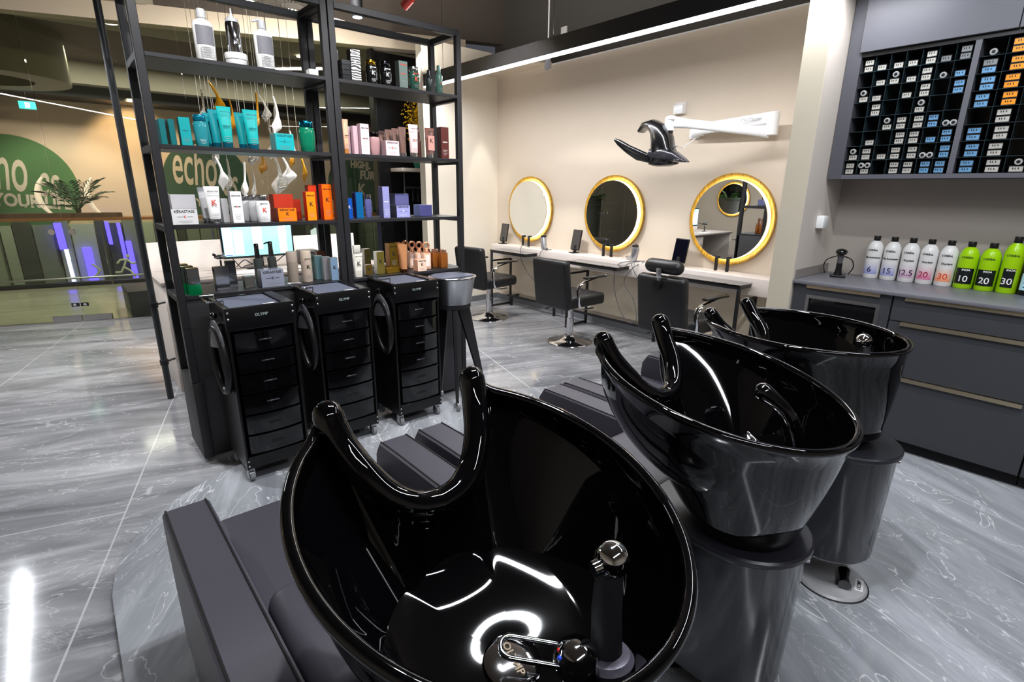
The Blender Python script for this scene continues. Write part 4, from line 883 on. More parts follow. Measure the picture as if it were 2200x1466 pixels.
mirror(4.646, 2.385, 1.245, 'round gold framed mirror nearest the pillar, under the swing-arm hood')
mirror(-3.196, 6.35, 1.30, 'round gold mirror on the opposite wall, seen only as a reflection', -1, False)
TGL = M('black_glass_top', '#0d0d0f', 0.05, coat=.5)
for i, (y0, y1, side, lb) in enumerate(((4.64, 5.31, 1, 'black side table under the left mirror'), (3.27, 3.96, 1, 'black side table under the middle mirror'), (2.0, 2.68, -1, 'black side table under the mirror nearest the pillar'))):
    t = thing('side_table', lb, 'table', (0, 0, 0), group='black styling tables')
    g = G(); g.box(4.175, 4.385, y0, y1, 0.742, 0.752, 0.002, 1); obj('glass_top', g, TGL, t)
    g = G(); g.box(4.18, 4.38, y0 + .005, y1 - .005, 0.715, 0.7415, 0.002, 1); obj('table_frame', g, BLACK, t)
    yl = y1 - 0.018 if side > 0 else y0 + 0.018
    g = G(); g.box(4.18, 4.205, yl - .0125, yl + .0125, 0.0, 0.7145, 0.002, 1); obj('leg', g, BLACK, t)
    g = G(); g.box(4.5, 4.525, yl - .0125, yl + .0125, 0.0, 0.62, 0.002, 1); obj('leg', g, BLACK, t)
    g = G(); g.box(4.2055, 4.4995, yl - .0125, yl + .0125, 0.01, 0.035, 0.002, 1); g.box(4.2055, 4.4995, yl - .0125, yl + .0125, 0.60, 0.62, 0.002, 1); obj('crossbar', g, BLACK, t)
for i, (y, lb) in enumerate(((5.46, 'tablet on a small stand left of the left mirror'), (4.165, 'tablet on a small stand between the left and middle mirrors'), (2.81, 'tablet on a small stand between the middle and right mirrors'))):
    t = thing('tablet', lb, 'tablet', (4.515, y, 0.7905), R(-12 if i else -8), 'tablets on the ledge')
    g = G(); g.box(-0.006, 0.006, -0.085, 0.085, 0.035, 0.265, 0.004); tb = obj('tablet_body', g, SATIN, t, (0, 0, 0), (0, R(10), 0))
    g = G(); g.box(-0.0078, -0.0062, -0.078, 0.078, 0.045, 0.255); obj('screen', g, M('dark_screen_glass', '#0a0a18', 0.03, coat=1.0), tb)
    g = G(); g.box(-0.05, 0.04, -0.045, 0.045, 0.0, 0.010, 0.003); g.box(0.0, 0.018, -0.02, 0.02, 0.008, 0.09, 0.003); g.box(-0.02, 0.012, -0.03, 0.03, 0.03, 0.045, 0.002); obj('stand', g, BLACK, t)
SILV = M('dryer_silver', '#a9abb0', 0.28, .7)
for i, (x, y, rz, lb) in enumerate(((4.50, 4.66, 150, 'silver hair dryer lying on the ledge right of the left mirror'), (4.49, 3.30, -25, 'silver hair dryer lying on the ledge right of the middle mirror'))):
    t = thing('hair_dryer', lb, 'hair dryer', (x, y, 0.7905), R(rz), 'hair dryers on the ledge')
    g = G(); g.lathe([(0.026, -0.08), (0.032, -0.078), (0.036, -0.02), (0.040, 0.05), (0.034, 0.075), (0.02, 0.08)], n=22, xf=Matrix.Translation((0, 0, 0.07)) @ Matrix.Rotation(R(15), 4, 'X')); obj('dryer_barrel', g, SILV, t)
    g = G(); g.tube([(0, -0.0, 0.05), (0, 0.10, 0.030), (0, 0.17, 0.022)], [0.020, 0.017, 0.015], 12, round_ends=True); obj('handle', g, SILV, t)
    g = G(); g.lathe([(0.033, 0.0), (0.036, 0.012), (0.02, 0.02)], n=20, xf=Matrix.Translation((0, -0.0, 0.148)) @ Matrix.Rotation(R(15), 4, 'X')); obj('rear_grille', g, BLACK, t)
    g = G(); g.tube([(0, 0.178, 0.022), (0.01, 0.20, 0.025)], 0.008, 8); obj('cable_gland', g, SATIN, t)
GC = M('grey_cable', '#5d5e63', 0.4)
cable('cable', [(4.42, 3.12, 0.815), (4.37, 3.40, 0.76), (4.36, 3.44, 0.55), (4.37, 3.36, 0.3), (4.38, 3.24, 0.17), (4.38, 3.14, 0.22), (4.38, 3.20, 0.42), (4.37, 3.32, 0.58), (4.37, 3.22, 0.74), (4.44, 3.14, 0.80)], 'long grey cable looping down from the middle hair dryer', 0.004, GC)
cable('cable', [(4.44, 3.20, 0.80), (4.37, 3.24, 0.78), (4.365, 3.16, 0.66), (4.37, 3.02, 0.58), (4.38, 2.95, 0.50), (4.43, 2.94, 0.30)], 'short grey cable dropping behind the chair with headrest', 0.004, GC)
cable('cable', [(4.44, 4.84, 0.80), (4.38, 4.92, 0.82), (4.365, 4.93, 0.68), (4.37, 4.80, 0.50), (4.40, 4.62, 0.36)], 'grey cable hanging left of the left hair dryer', 0.004, GC)
cable('cable', [(4.48, 4.50, 0.80), (4.375, 4.56, 0.79), (4.365, 4.58, 0.66), (4.37, 4.50, 0.52), (4.40, 4.45, 0.3)], 'grey cable hanging right of the left hair dryer', 0.004, GC)

def salon_chair(x, y, rz, label, head=False):
    t = thing('styling_chair', label, 'chair', (x, y, 0), R(rz), 'black styling chairs')
    g = G(); g.lathe([(0.225, 0.0), (0.228, 0.006), (0.218, 0.016), (0.12, 0.030), (0.06, 0.055), (0.045, 0.075)], n=48); obj('base_plate', g, CHROME, t)
    g = G(); g.lathe([(0.036, 0.07), (0.036, 0.25), (0.028, 0.252), (0.028, 0.385)], n=28); obj('column', g, CHROME, t)
    g = G(); g.box(-0.15, 0.15, -0.15, 0.15, 0.385, 0.400, 0.004); obj('seat_plate', g, BLACK, t)
    g = G(); g.box(-0.25, 0.26, -0.225, 0.225, 0.400, 0.515, 0.035, 4); obj('seat', g, LEATHD, t)
    g = G(); g.box(-0.045, 0.045, -0.225, 0.225, 0.0, 0.475, 0.035, 4); obj('backrest', g, LEATHD, t, (-0.245, 0, 0.395), (0, R(-7), 0))
    for s in (1, -1):
        yy = s * 0.245
        g = G(); pts = [(0.20, yy, 0.70), (0.02, yy, 0.675), (-0.10, yy, 0.655), (-0.155, yy, 0.63), (-0.175, yy, 0.58), (-0.165, yy, 0.46), (-0.13, yy, 0.405), (-0.05, yy, 0.390), (0.05, yy, 0.390)]
        g.tube(pts, 0.022, 8, flat=(0.25, 1)); obj('armrest_frame', g, CHROME, t)
        g = G(); g.box(-0.09, 0.215, yy - .024, yy + .024, 0.682, 0.702, 0.008, 2, xf=None)
        obj('arm_pad', g, LEATHD, t)
    g = G(); g.tube([(-0.02, 0.06, 0.37), (-0.05, 0.22, 0.34), (-0.06, 0.30, 0.30)], 0.006, 8); obj('lever', g, BLACK, t)
    if head:
        h = G(); h.tube([(0, -0.115, 0), (0, 0.115, 0)], 0.055, 24, round_ends=True); obj('headrest', h, LEATHD, t, (-0.29, 0, 0.935))
        h = G(); h.box(-0.005, 0.0, -0.016, 0.016, -0.36, 0.0, 0.002); h.box(-0.008, 0.0, -0.022, 0.022, -0.02, 0.055, 0.002); obj('slide_bar', h, STEEL, t, (-0.343, 0, 0.87), (0, R(-7), 0))
        h = G(); h.cyl((-0.03, 0, 0), (0.0, 0, 0), 0.034, n=24); obj('clamp_knob', h, SATIN, t, (-0.340, 0, 0.80))
    return t
salon_chair(3.79, 4.84, 6, 'black salon chair at the left mirror, half hidden by the rack post')
salon_chair(3.80, 3.52, 0, 'black salon chair without headrest in front of the middle mirror')
salon_chair(3.79, 2.27, -4, 'black salon chair with cylindrical headrest at the right mirror', True)

# ------------------------------------------------------------------ swing-arm hood dryer
t = thing('hood_dryer', 'black hood dryer on a white double swing arm over the right mirror', 'hood dryer', (0, 0, 0))
WP = M('arm_white', '#f1f1f2', 0.25)
g = G(); g.box(4.60, 4.649, 2.74, 2.86, 1.97, 2.075, 0.01); obj('wall_plate', g, WP, t)
g = G(); g.tube([(4.55, 2.80, 2.02), (4.47, 2.06, 2.055)], 0.046, 14, flat=(1.05, .5)); obj('upper_arm', g, WP, t)
g = G(); g.cyl((4.46, 2.05, 1.925), (4.46, 2.05, 2.09), 0.045, n=24); g.ball((4.46, 2.05, 2.088), .045, 20, (1, 1, .3)); obj('elbow', g, WP, t)
g = G(); g.tube([(4.45, 2.06, 1.95), (4.40, 2.18, 1.962), (4.16, 2.62, 2.03), (4.11, 2.72, 2.045)], [0.05, 0.036, 0.036, 0.045], 14, flat=(1.0, .5)); obj('lower_arm', g, WP, t)
g = G(); g.cyl((4.10, 2.755, 1.98), (4.10, 2.755, 2.075), 0.040, n=24); g.ball((4.10, 2.745, 2.075), .045, 20, (1, 1.1, .55)); obj('pivot_joint', g, WP, t)
text('arm_lettering', 'HairMaster', 0.036, GINK, t, (4.445, 2.22, 2.055), (PI/2, 0, R(-84)))
text('arm_lettering', 'HairMaster', 0.022, GINK, t, (4.128, 2.60, 2.04), (PI/2, 0, R(-61)))
HB = M('hood_black', '#0e0e11', 0.22, coat=.5, var=0.04)
g = G(); g.cyl((4.10, 2.755, 1.90), (4.10, 2.755, 1.985), 0.030, 0.036, 20); obj('neck', g, HB, t)
def loft(g, secs, n=22):
    """secs: centre, half sizes along (u, v), u axis, v axis"""
    rs = []
    for c, a, b_, u, v in secs:
        c = Vector(c); u = Vector(u).normalized(); v = Vector(v).normalized()
        rs.append([c + u * a * math.copysign(abs(math.cos(2*PI*k/n)) ** .7, math.cos(2*PI*k/n)) + v * b_ * math.copysign(abs(math.sin(2*PI*k/n)) ** .7, math.sin(2*PI*k/n)) for k in range(n)])
    g.rings(rs)
g = G()
# central back shell: from the arch tip over the neck down to the nose
loft(g, [((4.16, 3.085, 2.000), .014, .055, (0, .5, .8), (1, 0, 0)), ((4.14, 3.02, 2.045), .028, .065, (0, .3, .9), (1, 0, 0)), ((4.11, 2.92, 2.040), .045, .085, (0, -.4, .9), (1, 0, 0)), ((4.08, 2.83, 1.985), .070, .095, (0, -.85, .5), (1, 0, 0)),
         ((4.06, 2.785, 1.91), .085, .095, (0, -.95, .25), (1, 0, 0)), ((4.05, 2.765, 1.83), .095, .095, (0, -1, .1), (1, 0, 0)), ((4.05, 2.75, 1.78), .115, .09, (0, -1, .2), (1, 0, 0)), ((4.05, 2.745, 1.74), .14, .095, (0, -1, .1), (1, 0, 0)), ((4.05, 2.75, 1.71), .13, .085, (0, -1, 0), (1, 0, 0)), ((4.05, 2.76, 1.692), .06, .06, (0, -1, 0), (1, 0, 0))])
obj('hood_shell', g, HB, t, sharp=60)
g = G()
loft(g, [((4.03, 2.86, 1.79), .05, .06, (0, 0, 1), (1, 0, 0)), ((4.02, 2.72, 1.785), .055, .075, (0, 0, 1), (1, 0, 0)), ((4.02, 2.60, 1.762), .045, .07, (0, .3, 1), (1, 0, 0)), ((4.02, 2.53, 1.735), .022, .05, (0, .5, 1), (1, 0, 0)), ((4.02, 2.50, 1.722), .006, .03, (0, .5, 1), (1, 0, 0))])
obj('control_nose', g, M('hood_grey', '#2b2b31', 0.25, coat=.4), t, sharp=60)
g = G(); g.box(-0.03, 0.03, -0.05, 0.05, 0, 0.003, 0.001); obj('display', g, M('display_glass', '#30343a', 0.05), t, (3.985, 2.64, 1.826), (R(-14), R(-22), 0))
g = G()
loft(g, [((3.98, 2.84, 1.755), .045, .03, (0, .4, 1), (1, 0, 0)), ((3.96, 2.94, 1.785), .045, .03, (0, -.5, 1), (1, 0, 0)), ((3.95, 3.05, 1.838), .036, .028, (0, -.5, 1), (1, 0, 0)), ((3.95, 3.15, 1.895), .027, .025, (0, -.5, 1), (1, 0, 0)), ((3.95, 3.20, 1.925), .012, .018, (0, -.5, 1), (1, 0, 0))])
obj('side_wing', g, HB, t, sharp=60)
text('hood_lettering', 'OLYMP', 0.018, GINK, t, (3.955, 2.565, 1.735), (PI/2, 0, R(-90)))
g = G(); g.tube([(4.13, 2.80, 1.97), (4.30, 2.86, 1.88), (4.50, 2.86, 1.87), (4.61, 2.80, 1.96)], 0.005, 8); obj('power_cord', g, WP, t)
g = G(); g.box(4.600, 4.6495, 2.955, 3.075, 2.18, 2.285, 0.004); 
for v in g.bm.verts:
    if v.co.x < 4.62: v.co.z = 2.185 + (v.co.z - 2.185) * .72; v.co.y = 3.015 + (v.co.y - 3.015) * .8
o = obj('wall_junction_box', g, WP); tag(o, 'white wall box above the hood dryer arm', 'junction box')
g = G(); g.box(4.625, 4.6495, 2.79, 2.885, 1.955, 2.035, 0.003); o = obj('wall_socket', g, WP); tag(o, 'white wall socket below the white swing arm', 'socket')
for v in (0,):
    g = G(); g.cyl((4.624, 2.84, 1.995), (4.6255, 2.84, 1.995), 0.022, n=20); obj('socket_insert', g, pm('#c9c9cb'), o)
t = thing('security_camera', 'small white camera under the ceiling soffit near the light bar', 'camera', (4.40, 4.56, 2.76))
g = G(); g.lathe([(0.036, 0.0), (0.040, 0.01), (0.030, 0.09), (0.034, 0.10), (0.034, 0.11)], n=24); obj('camera_body', g, M('camera_grey', '#b9bac4', 0.4), t, (0, 0, -0.01))
g = G(); g.cyl((0, 0, 0.1), (0, 0, 1.29), 0.008, n=8); obj('ceiling_rod', g, WHITE, t)
g = G(); g.cyl((-0.006, 0, -0.012), (-0.006, 0, -0.006), 0.02, n=20); obj('lens', g, pm('#8f90a0', .1), t, (0, 0, 0))
g = G(); g.box(4.875, 4.899, 4.76, 4.85, 3.20, 3.30, 0.003); o = obj('wall_socket', g, WP); tag(o, 'white double socket high on the dark upper wall', 'socket')

# linear ceiling lamp in front of the mirror wall
t = thing('linear_ceiling_lamp', 'long black hanging light bar with bright white underside', 'lamp', (3.53, 0, 2.60))
g = G(); g.box(-0.035, 0.035, 0.9, 5.66, 0.012, 0.14, 0.002, 1); obj('lamp_profile', g, BLACK, t)
g = G(); g.box(-0.0335, 0.0335, 0.902, 5.658, 0.0, 0.0119); obj('diffuser', g, M('lamp_diffuser', '#f4f6ff', 0.4, emit=7.5), t)
for y in (1.4, 3.6, 5.3):
    g = G(); g.cyl((0, y, .14), (0, y, 1.45), 0.0025, n=6); obj('suspension_wire', g, BLACK, t)
area('linear_lamp_glow', (3.53, 3.3, 2.595), (0.06, 4.6), 56, (0.96, 0.97, 1.0))

# ------------------------------------------------------------------ colour bar: base cabinets, worktop, wall cabinet
CX = 3.60
def base_unit(y0, y1, label, kind):
    t = thing('base_cabinet', label, 'cabinet', (CX, 0, 0))
    g = G(); g.box(0.022, 0.545, y0 + .001, y1 - .001, 0.07, 0.928); obj('carcass', g, M('carcass_dark', '#232326', 0.5), t)
    g = G(); g.box(0.05, 0.54, y0 + .001, y1 - .001, 0.0, 0.0695); obj('plinth', g, M('plinth_dark', '#1d1d20', 0.45), t)
    fr_ = [(0.785, 0.925), (0.462, 0.780), (0.075, 0.457)] if kind == 'drawers' else None
    if fr_:
        for z0, z1 in fr_:
            g = G(); g.box(0.0, 0.021, y0 + .003, y1 - .003, z0, z1, 0.0015, 1); d = obj('drawer', g, GREYL, t)
            g = G(); g.box(-0.014, 0.0, y0 + .06, y1 - .06, z1 - .004, z1 + .002); g.box(-0.016, -0.013, y0 + .06, y1 - .06, z1 - .018, z1 + .002); obj('handle', g, GOLDT, d)
    else:
        g = G()
        g.box(0.0, 0.021, y0 + .003, y1 - .003, 0.862, 0.925); g.box(0.0, 0.021, y0 + .003, y1 - .003, 0.075, 0.50)
        g.box(0.0, 0.021, y0 + .003, y0 + .052, 0.50, 0.862); g.box(0.0, 0.021, y1 - .082, y1 - .003, 0.50, 0.862)
        d = obj('cabinet_front', g, GREYL, t)
        g = G(); g.box(-0.014, 0.0, y0 + .06, y1 - .08, 0.921, 0.927); g.box(-0.016, -0.013, y0 + .06, y1 - .08, 0.907, 0.927); obj('handle', g, GOLDT, d)
        g = G(); a0, a1 = y0 + .052, y1 - .082
        g.box(-0.004, 0.018, a0, a1, 0.842, 0.862); g.box(-0.004, 0.018, a0, a1, 0.50, 0.52); g.box(-0.004, 0.018, a0, a0 + .02, 0.52, 0.842); g.box(-0.004, 0.018, a1 - .02, a1, 0.52, 0.842); obj('niche_frame', g, STEEL, t)
        g = G(); g.box(0.012, 0.020, a0 + .02, a1 - .02, 0.52, 0.842); obj('dark_glass', g, TGL, t)
base_unit(0.826, 1.370, 'anthracite base cabinet with steel framed dark glass niche under the worktop end', 'niche')
base_unit(0.122, 0.824, 'anthracite base cabinet with three wide drawers right of the glass niche', 'drawers')
base_unit(-0.60, 0.120, 'anthracite drawer cabinet cut by the right edge of the picture', 'drawers')
base_unit(-1.30, -0.602, 'anthracite drawer cabinet beyond the right edge', 'drawers')
g = G(); g.box(3.572, 4.149, -2.88, 1.3715, 0.929, 0.950, 0.002)
o = obj('worktop', g, M('worktop_grey', '#6d6d74', 0.35, var=0.04, scale=12)); tag(o, 'long grey worktop carrying the developer bottles', 'worktop')
UX = 3.85
t = thing('wall_cabinet', 'anthracite wall cabinet with open black grid of small compartments', 'cabinet', (UX, 0, 0))
UCM = M('wall_cabinet_front', '#5a5b63', 0.42, var=0.03, scale=8)
g = G(); g.box(0.0, 0.299, 1.292, 1.370, 1.575, 4.04); obj('side_panel', g, M('wall_cabinet_side', '#4b4c53', 0.45), t)
g = G(); g.box(0.0, 0.299, -1.2, 1.291, 1.575, 1.600); obj('bottom_panel', g, UCM, t)
g = G(); g.box(0.0, 0.299, -1.2, 1.291, 2.268, 2.290); obj('divider_panel', g, BLACK, t)
for y0, y1 in ((0.60, 1.300), (-0.09, 0.597), (-0.78, -0.093)):
    g = G(); g.box(-0.022, -0.002, y0, y1, 2.292, 3.10, 0.0015, 1); obj('door', g, UCM, t)
g = G(); g.box(0.0, 0.299, -1.2, 1.291, 2.291, 3.1); obj('upper_carcass', g, M('carcass_dark'), t)
g = G(); g.box(0.285, 0.299, -1.2, 1.291, 1.601, 2.267); obj('grid_back', g, M('grid_black', '#050506', 0.25), t)
g = G(); g.box(0.0, 0.28, 0.735, 0.762, 1.6005, 2.2675); obj('upright_divider', g, UCM, t)
g = G(); g.box(0.0, 0.28, -0.020, 0.007, 1.6005, 2.2675); obj('upright_divider', g, UCM, t)
GA = M('grid_acrylic', '#2b3a40', 0.12, coat=.6)
H8 = (2.267 - 1.601) / 8
for k in range(1, 8):
    for y0, y1 in ((0.763, 1.291), (0.008, 0.734)):
        g = G(); g.box(0.008, 0.284, y0, y1, 1.601 + H8 * k - .0012, 1.601 + H8 * k + .0012); obj('grid_shelf', g, GA, t)
LW = (1.291 - 0.763) / 7; RW = (0.734 - 0.008) / 7
g = G()
for k in range(1, 7): g.box(0.009, 0.284, 1.291 - LW * k - .0008, 1.291 - LW * k + .0008, 1.602, 2.266)
obj('grid_partitions', g, GA, t, weld=False)
g = G()
for k in range(1, 7): g.box(0.009, 0.284, 0.734 - RW * k - .0008, 0.734 - RW * k + .0008, 1.602, 2.266)
obj('grid_partitions', g, GA, t, weld=False)
# dye cartons lying end-on in the grid; C marks a bare tube end
FACE = {'s': ('silver', M('dye_silver', '#c4c2bb', 0.3, .3, var=.25, scale=160)), 'g': ('grey', M('dye_grey', '#83888a', 0.3, .4, var=.25, scale=160)),
        'b': ('blue', M('dye_blue', '#6fa3cf', 0.3, .3, var=.3, scale=160)), 'o': ('orange', M('dye_orange', '#f0951a', 0.35, .1, var=.15, scale=160))}
DYEB = M('dye_carton_black', '#15161a', 0.3)
LG = ["ss|s|s|s|ss|g|gg", "|s|sC|s|ss|C|b", "sC|s||s|ss||bb", "|ss|||sC||", "||sC|ss|ss|bb|CC", "|s||ss|ss|b|bb", "sC|ss|s|ss|ss|CC|bb", "ss|sCC||ss|ss|bb|bb"]
RG = ["C|oo|g|||", "bg|oo|sC||s|", "bb|oo||||s", "bb|oo||s|s|", "|ss||ss|s|", "bb|ss||ss||s", "bb|ss||ss|s|", "bb|ss|sC|ss|C|ss"]
proto = {}
def dye(kind, y, z, label, wide):
    key = (kind, wide)
    if key not in proto:
        hw = 0.021 if not wide else 0.027
        g = G(); g.mat(DYEB); g.box(0.001, 0.17, -hw - .003, hw + .003, 0, 0.0345, 0.001, 1)
        g.mat(FACE[kind][1]); g.box(0.0, 0.002, -hw, hw, 0.004, 0.029)
        g.mat(DYEB)
        for q in (-.009, 0.003, .012): g.box(-0.0006, 0.0002, q - .002, q + .002, 0.015, 0.024)
        o = obj('dye_carton', g, None, None, (UX + 0.022, y, z)); proto[key] = o
    else: o = proto[key].copy(); COL.objects.link(o); o.location = (UX + 0.022, y, z)
    tag(o, label, 'hair dye carton', 'hair dye cartons in the wall grid'); return o
def tube_end(y, z, label):
    if 'C' not in proto:
        g = G(); g.mat(M('dye_tube_cap', '#e2e4e6', 0.15, .6)); q = Matrix.Rotation(-PI/2, 4, 'Y')
        g.lathe([(0.0135, 0.0), (0.0165, 0.003), (0.0165, 0.02), (0.014, 0.024), (0.013, 0.15)], n=22, xf=Matrix.Translation((0, 0, 0)) @ Matrix.Rotation(PI/2, 4, 'Y'))
        g.mat(DYEB); g.cyl((-0.0008, 0, 0), (0.002, 0, 0), 0.0085, n=18)
        o = obj('dye_tube', g, None, None, (UX + 0.012, y, z)); proto['C'] = o
    else: o = proto['C'].copy(); COL.objects.link(o); o.location = (UX + 0.012, y, z)
    tag(o, label, 'hair dye tube', 'bare hair dye tubes in the wall grid')
ORD = ('first', 'second', 'third', 'fourth', 'fifth', 'sixth', 'seventh', 'eighth')
for side, GR, y00, cw in (('left', LG, 1.291, LW), ('right', RG, 0.734, RW)):
    for r, row in enumerate(GR):
        for c, cell in enumerate(row.split('|')):
            yc = y00 - cw * (c + .5); zb = 2.267 - H8 * (r + 1) + .0016; k = 0; nb = sum(1 for q in cell if q != 'C'); kc = 0; nC = cell.count('C')
            where = 'in %s row from top, %s column of the %s grid' % (ORD[r], ORD[c], side)
            for q in cell:
                if q == 'C':
                    dy = 0 if nC == 1 else (-0.017 if kc else 0.017)
                    pos = '' if nC == 1 else (' right one' if kc else ' left one')
                    tube_end(yc + dy, zb + .0350 * nb + .0168, 'bare tube%s %s' % (pos, where)); kc += 1
                else:
                    pos = '' if nb == 1 else (('lower ' if k == 0 else 'upper '))
                    dye(q, yc + (0.004 if (r + c) % 2 else -.003), zb + .0350 * k, '%s%s carton %s' % (pos, FACE[q][0], where), side == 'right'); k += 1

# developer bottles, printed faces towards the camera side (-x)
def developer(i, y, h, r, body, cap, label, lab0, lab1, brandc, name, num, numc, dark=None, rz=0):
    t = thing('developer_bottle', label, 'bottle', (4.07, y, 0.9505), R(rz))
    zs = h / 0.265
    g = G(); g.lathe([(r * .93, 0), (r, 0.006), (r, 0.175 * zs), (r * .96, 0.198 * zs), (r * .72, 0.222 * zs), (r * .38, 0.236 * zs), (r * .36, 0.242 * zs)], n=40); obj('bottle_body', g, body, t)
    g = G(); g.lathe([(r * .40, 0.236 * zs), (r * .42, 0.238 * zs), (r * .42, 0.263 * zs), (r * .40, 0.265 * zs)], n=24); obj('cap', g, cap, t)
    ang = 0.95 if dark is None else dark
    g = G(); rows = []
    for j in range(2):
        z = (0.028, 0.118)[j] * zs
        rows.append([Vector((-(r + .0006) * math.cos(-ang + 2 * ang * k / 16), (r + .0006) * math.sin(-ang + 2 * ang * k / 16), z)) for k in range(17)])
    g.grid(rows); obj('label', g, lab0, t)
    def curved(s_, size, z, m_, nm, bold=0.0003, dx=0):
        o = text(nm, s_, size, m_, t, (0, 0, 0), bold=bold)
        me = o.data
        for v in me.vertices:
            a = (v.co.x * 1.0 + dx) / r; zz = v.co.y
            v.co = Vector((-(r + .0012 + v.co.z) * math.cos(a), -(r + .0012 + v.co.z) * math.sin(a), zz + z))
        o.rotation_euler = (0, 0, 0); return o
    curved("L'ORÉAL", 0.0148, 0.178 * zs if dark is None or dark > .5 else .19 * zs, brandc, 'brand_lettering', 0.0004)
    curved(name[0], 0.0155, name[1] * zs, name[2], 'product_lettering', 0.0004, 0.006)
    curved(num, 0.050, 0.056 * zs, numc, 'number', 0.0004, -0.002)
    return t
WB = M('developer_white', '#e6e5e3', 0.28, var=.01); LB = M('developer_lime', '#a4d80a', 0.28, var=.02); BB = M('developer_black', '#141417', 0.2)
CAPB = M('developer_cap', '#151516', 0.35)
lab = [gradient('label_blue', '#8f96cc', '#e6e5e3', 0.03, 0.115), gradient('label_blue_two', '#8f96cc', '#e6e5e3', 0.03, 0.115), gradient('label_mauve', '#c3a0bd', '#e6e5e3', 0.03, 0.115), gradient('label_pink', '#d5749f', '#e6e5e3', 0.03, 0.115), gradient('label_orange', '#f0986b', '#e6e5e3', 0.03, 0.115)]
YS = (1.085, 0.988, 0.890, 0.795, 0.700, 0.605, 0.508, 0.412, 0.318)
NM = (("Dia Activateur", '6', '#2a2350', 'violet'), ("Dia Activateur", '15', '#2a2350', 'violet'), ("Oxydant", '12.5', '#4a1a44', 'mauve'), ("Oxydant", '20', '#a3123f', 'pink'), ("Oxydant", '30', '#d8481a', 'orange'))
for i, (nm, num, c, cn) in enumerate(NM):
    developer(i, YS[i], 0.272, 0.0455, WB, CAPB, 'white developer bottle with %s label numbered %s' % (cn, {'6': 'six', '15': 'fifteen', '12.5': 'twelve and a half', '20': 'twenty', '30': 'thirty'}[num]), lab[i], None, INK, (nm, 0.132, INK), num, M('number_' + cn, c, 0.5))
GBL = M('label_black', '#0f1716', 0.35); GRN = M('leaf_green', '#7ac61e', 0.4)
for i, num in ((5, '10'), (6, '20')):
    developer(i, YS[i], 0.272, 0.0465, LB, CAPB, 'lime green developer bottle numbered %s' % {'10': 'ten', '20': 'twenty'}[num], GBL, None, M('dark_green_print', '#29451a', .5), ('INOA', 0.108, WINK), num, WINK, dark=1.0)
developer(7, YS[7], 0.315, 0.0455, LB, CAPB, 'taller lime green developer bottle with narrow black label numbered thirty', GBL, None, M('dark_green_print'), ('INOA', 0.110, WINK), '30', WINK, dark=0.60)
developer(8, YS[8], 0.272, 0.0465, BB, CAPB, 'black developer bottle with pale blue label at the right edge', M('label_pale_blue', '#b9dff0', .35), None, WINK, ('Blond', 0.105, INK), '20', M('number_petrol', '#14708c', .5))
t = thing('barcode_scanner', 'black barcode scanner in its stand on the worktop corner', 'scanner', (3.93, 1.235, 0.9505), R(20))
g = G(); g.box(-0.05, 0.05, -0.045, 0.045, 0, 0.014, 0.006); g.lathe([(0.026, 0.012), (0.018, 0.05), (0.018, 0.09)], n=18); obj('stand', g, SATIN, t)
g = G(); g.tube([(0.008, 0.0, 0.05), (0.0, 0.0, 0.11), (-0.005, 0, 0.145)], [0.017, 0.017, 0.02], 14); obj('handle', g, M('scanner_grey', '#5d5e62', .4), t)
g = G(); g.ball((-0.012, 0, 0.165), 0.036, 18, (1.25, 1.0, .62)); obj('scanner_head', g, PIANO, t)
cable('cable', [(3.94, 1.235, 1.09), (3.93, 1.17, 1.07), (3.94, 1.155, 1.02), (3.95, 1.18, 0.972)], 'black cable loop right of the worktop scanner', 0.0035)
cable('cable', [(3.93, 1.25, 1.09), (3.95, 1.315, 1.06), (3.98, 1.345, 1.02), (3.96, 1.335, 0.99), (4.0, 1.34, 0.96)], 'black cable hanging left of the worktop scanner', 0.0035)
g = G(); g.box(3.80, 3.875, 1.330, 1.3765, 1.265, 1.345, 0.006); g.box(3.865, 3.90, 1.335, 1.3765, 1.27, 1.34, 0.006); o = obj('wall_socket', g, WHITE); tag(o, 'white surface socket on the niche side wall above the scanner', 'socket')

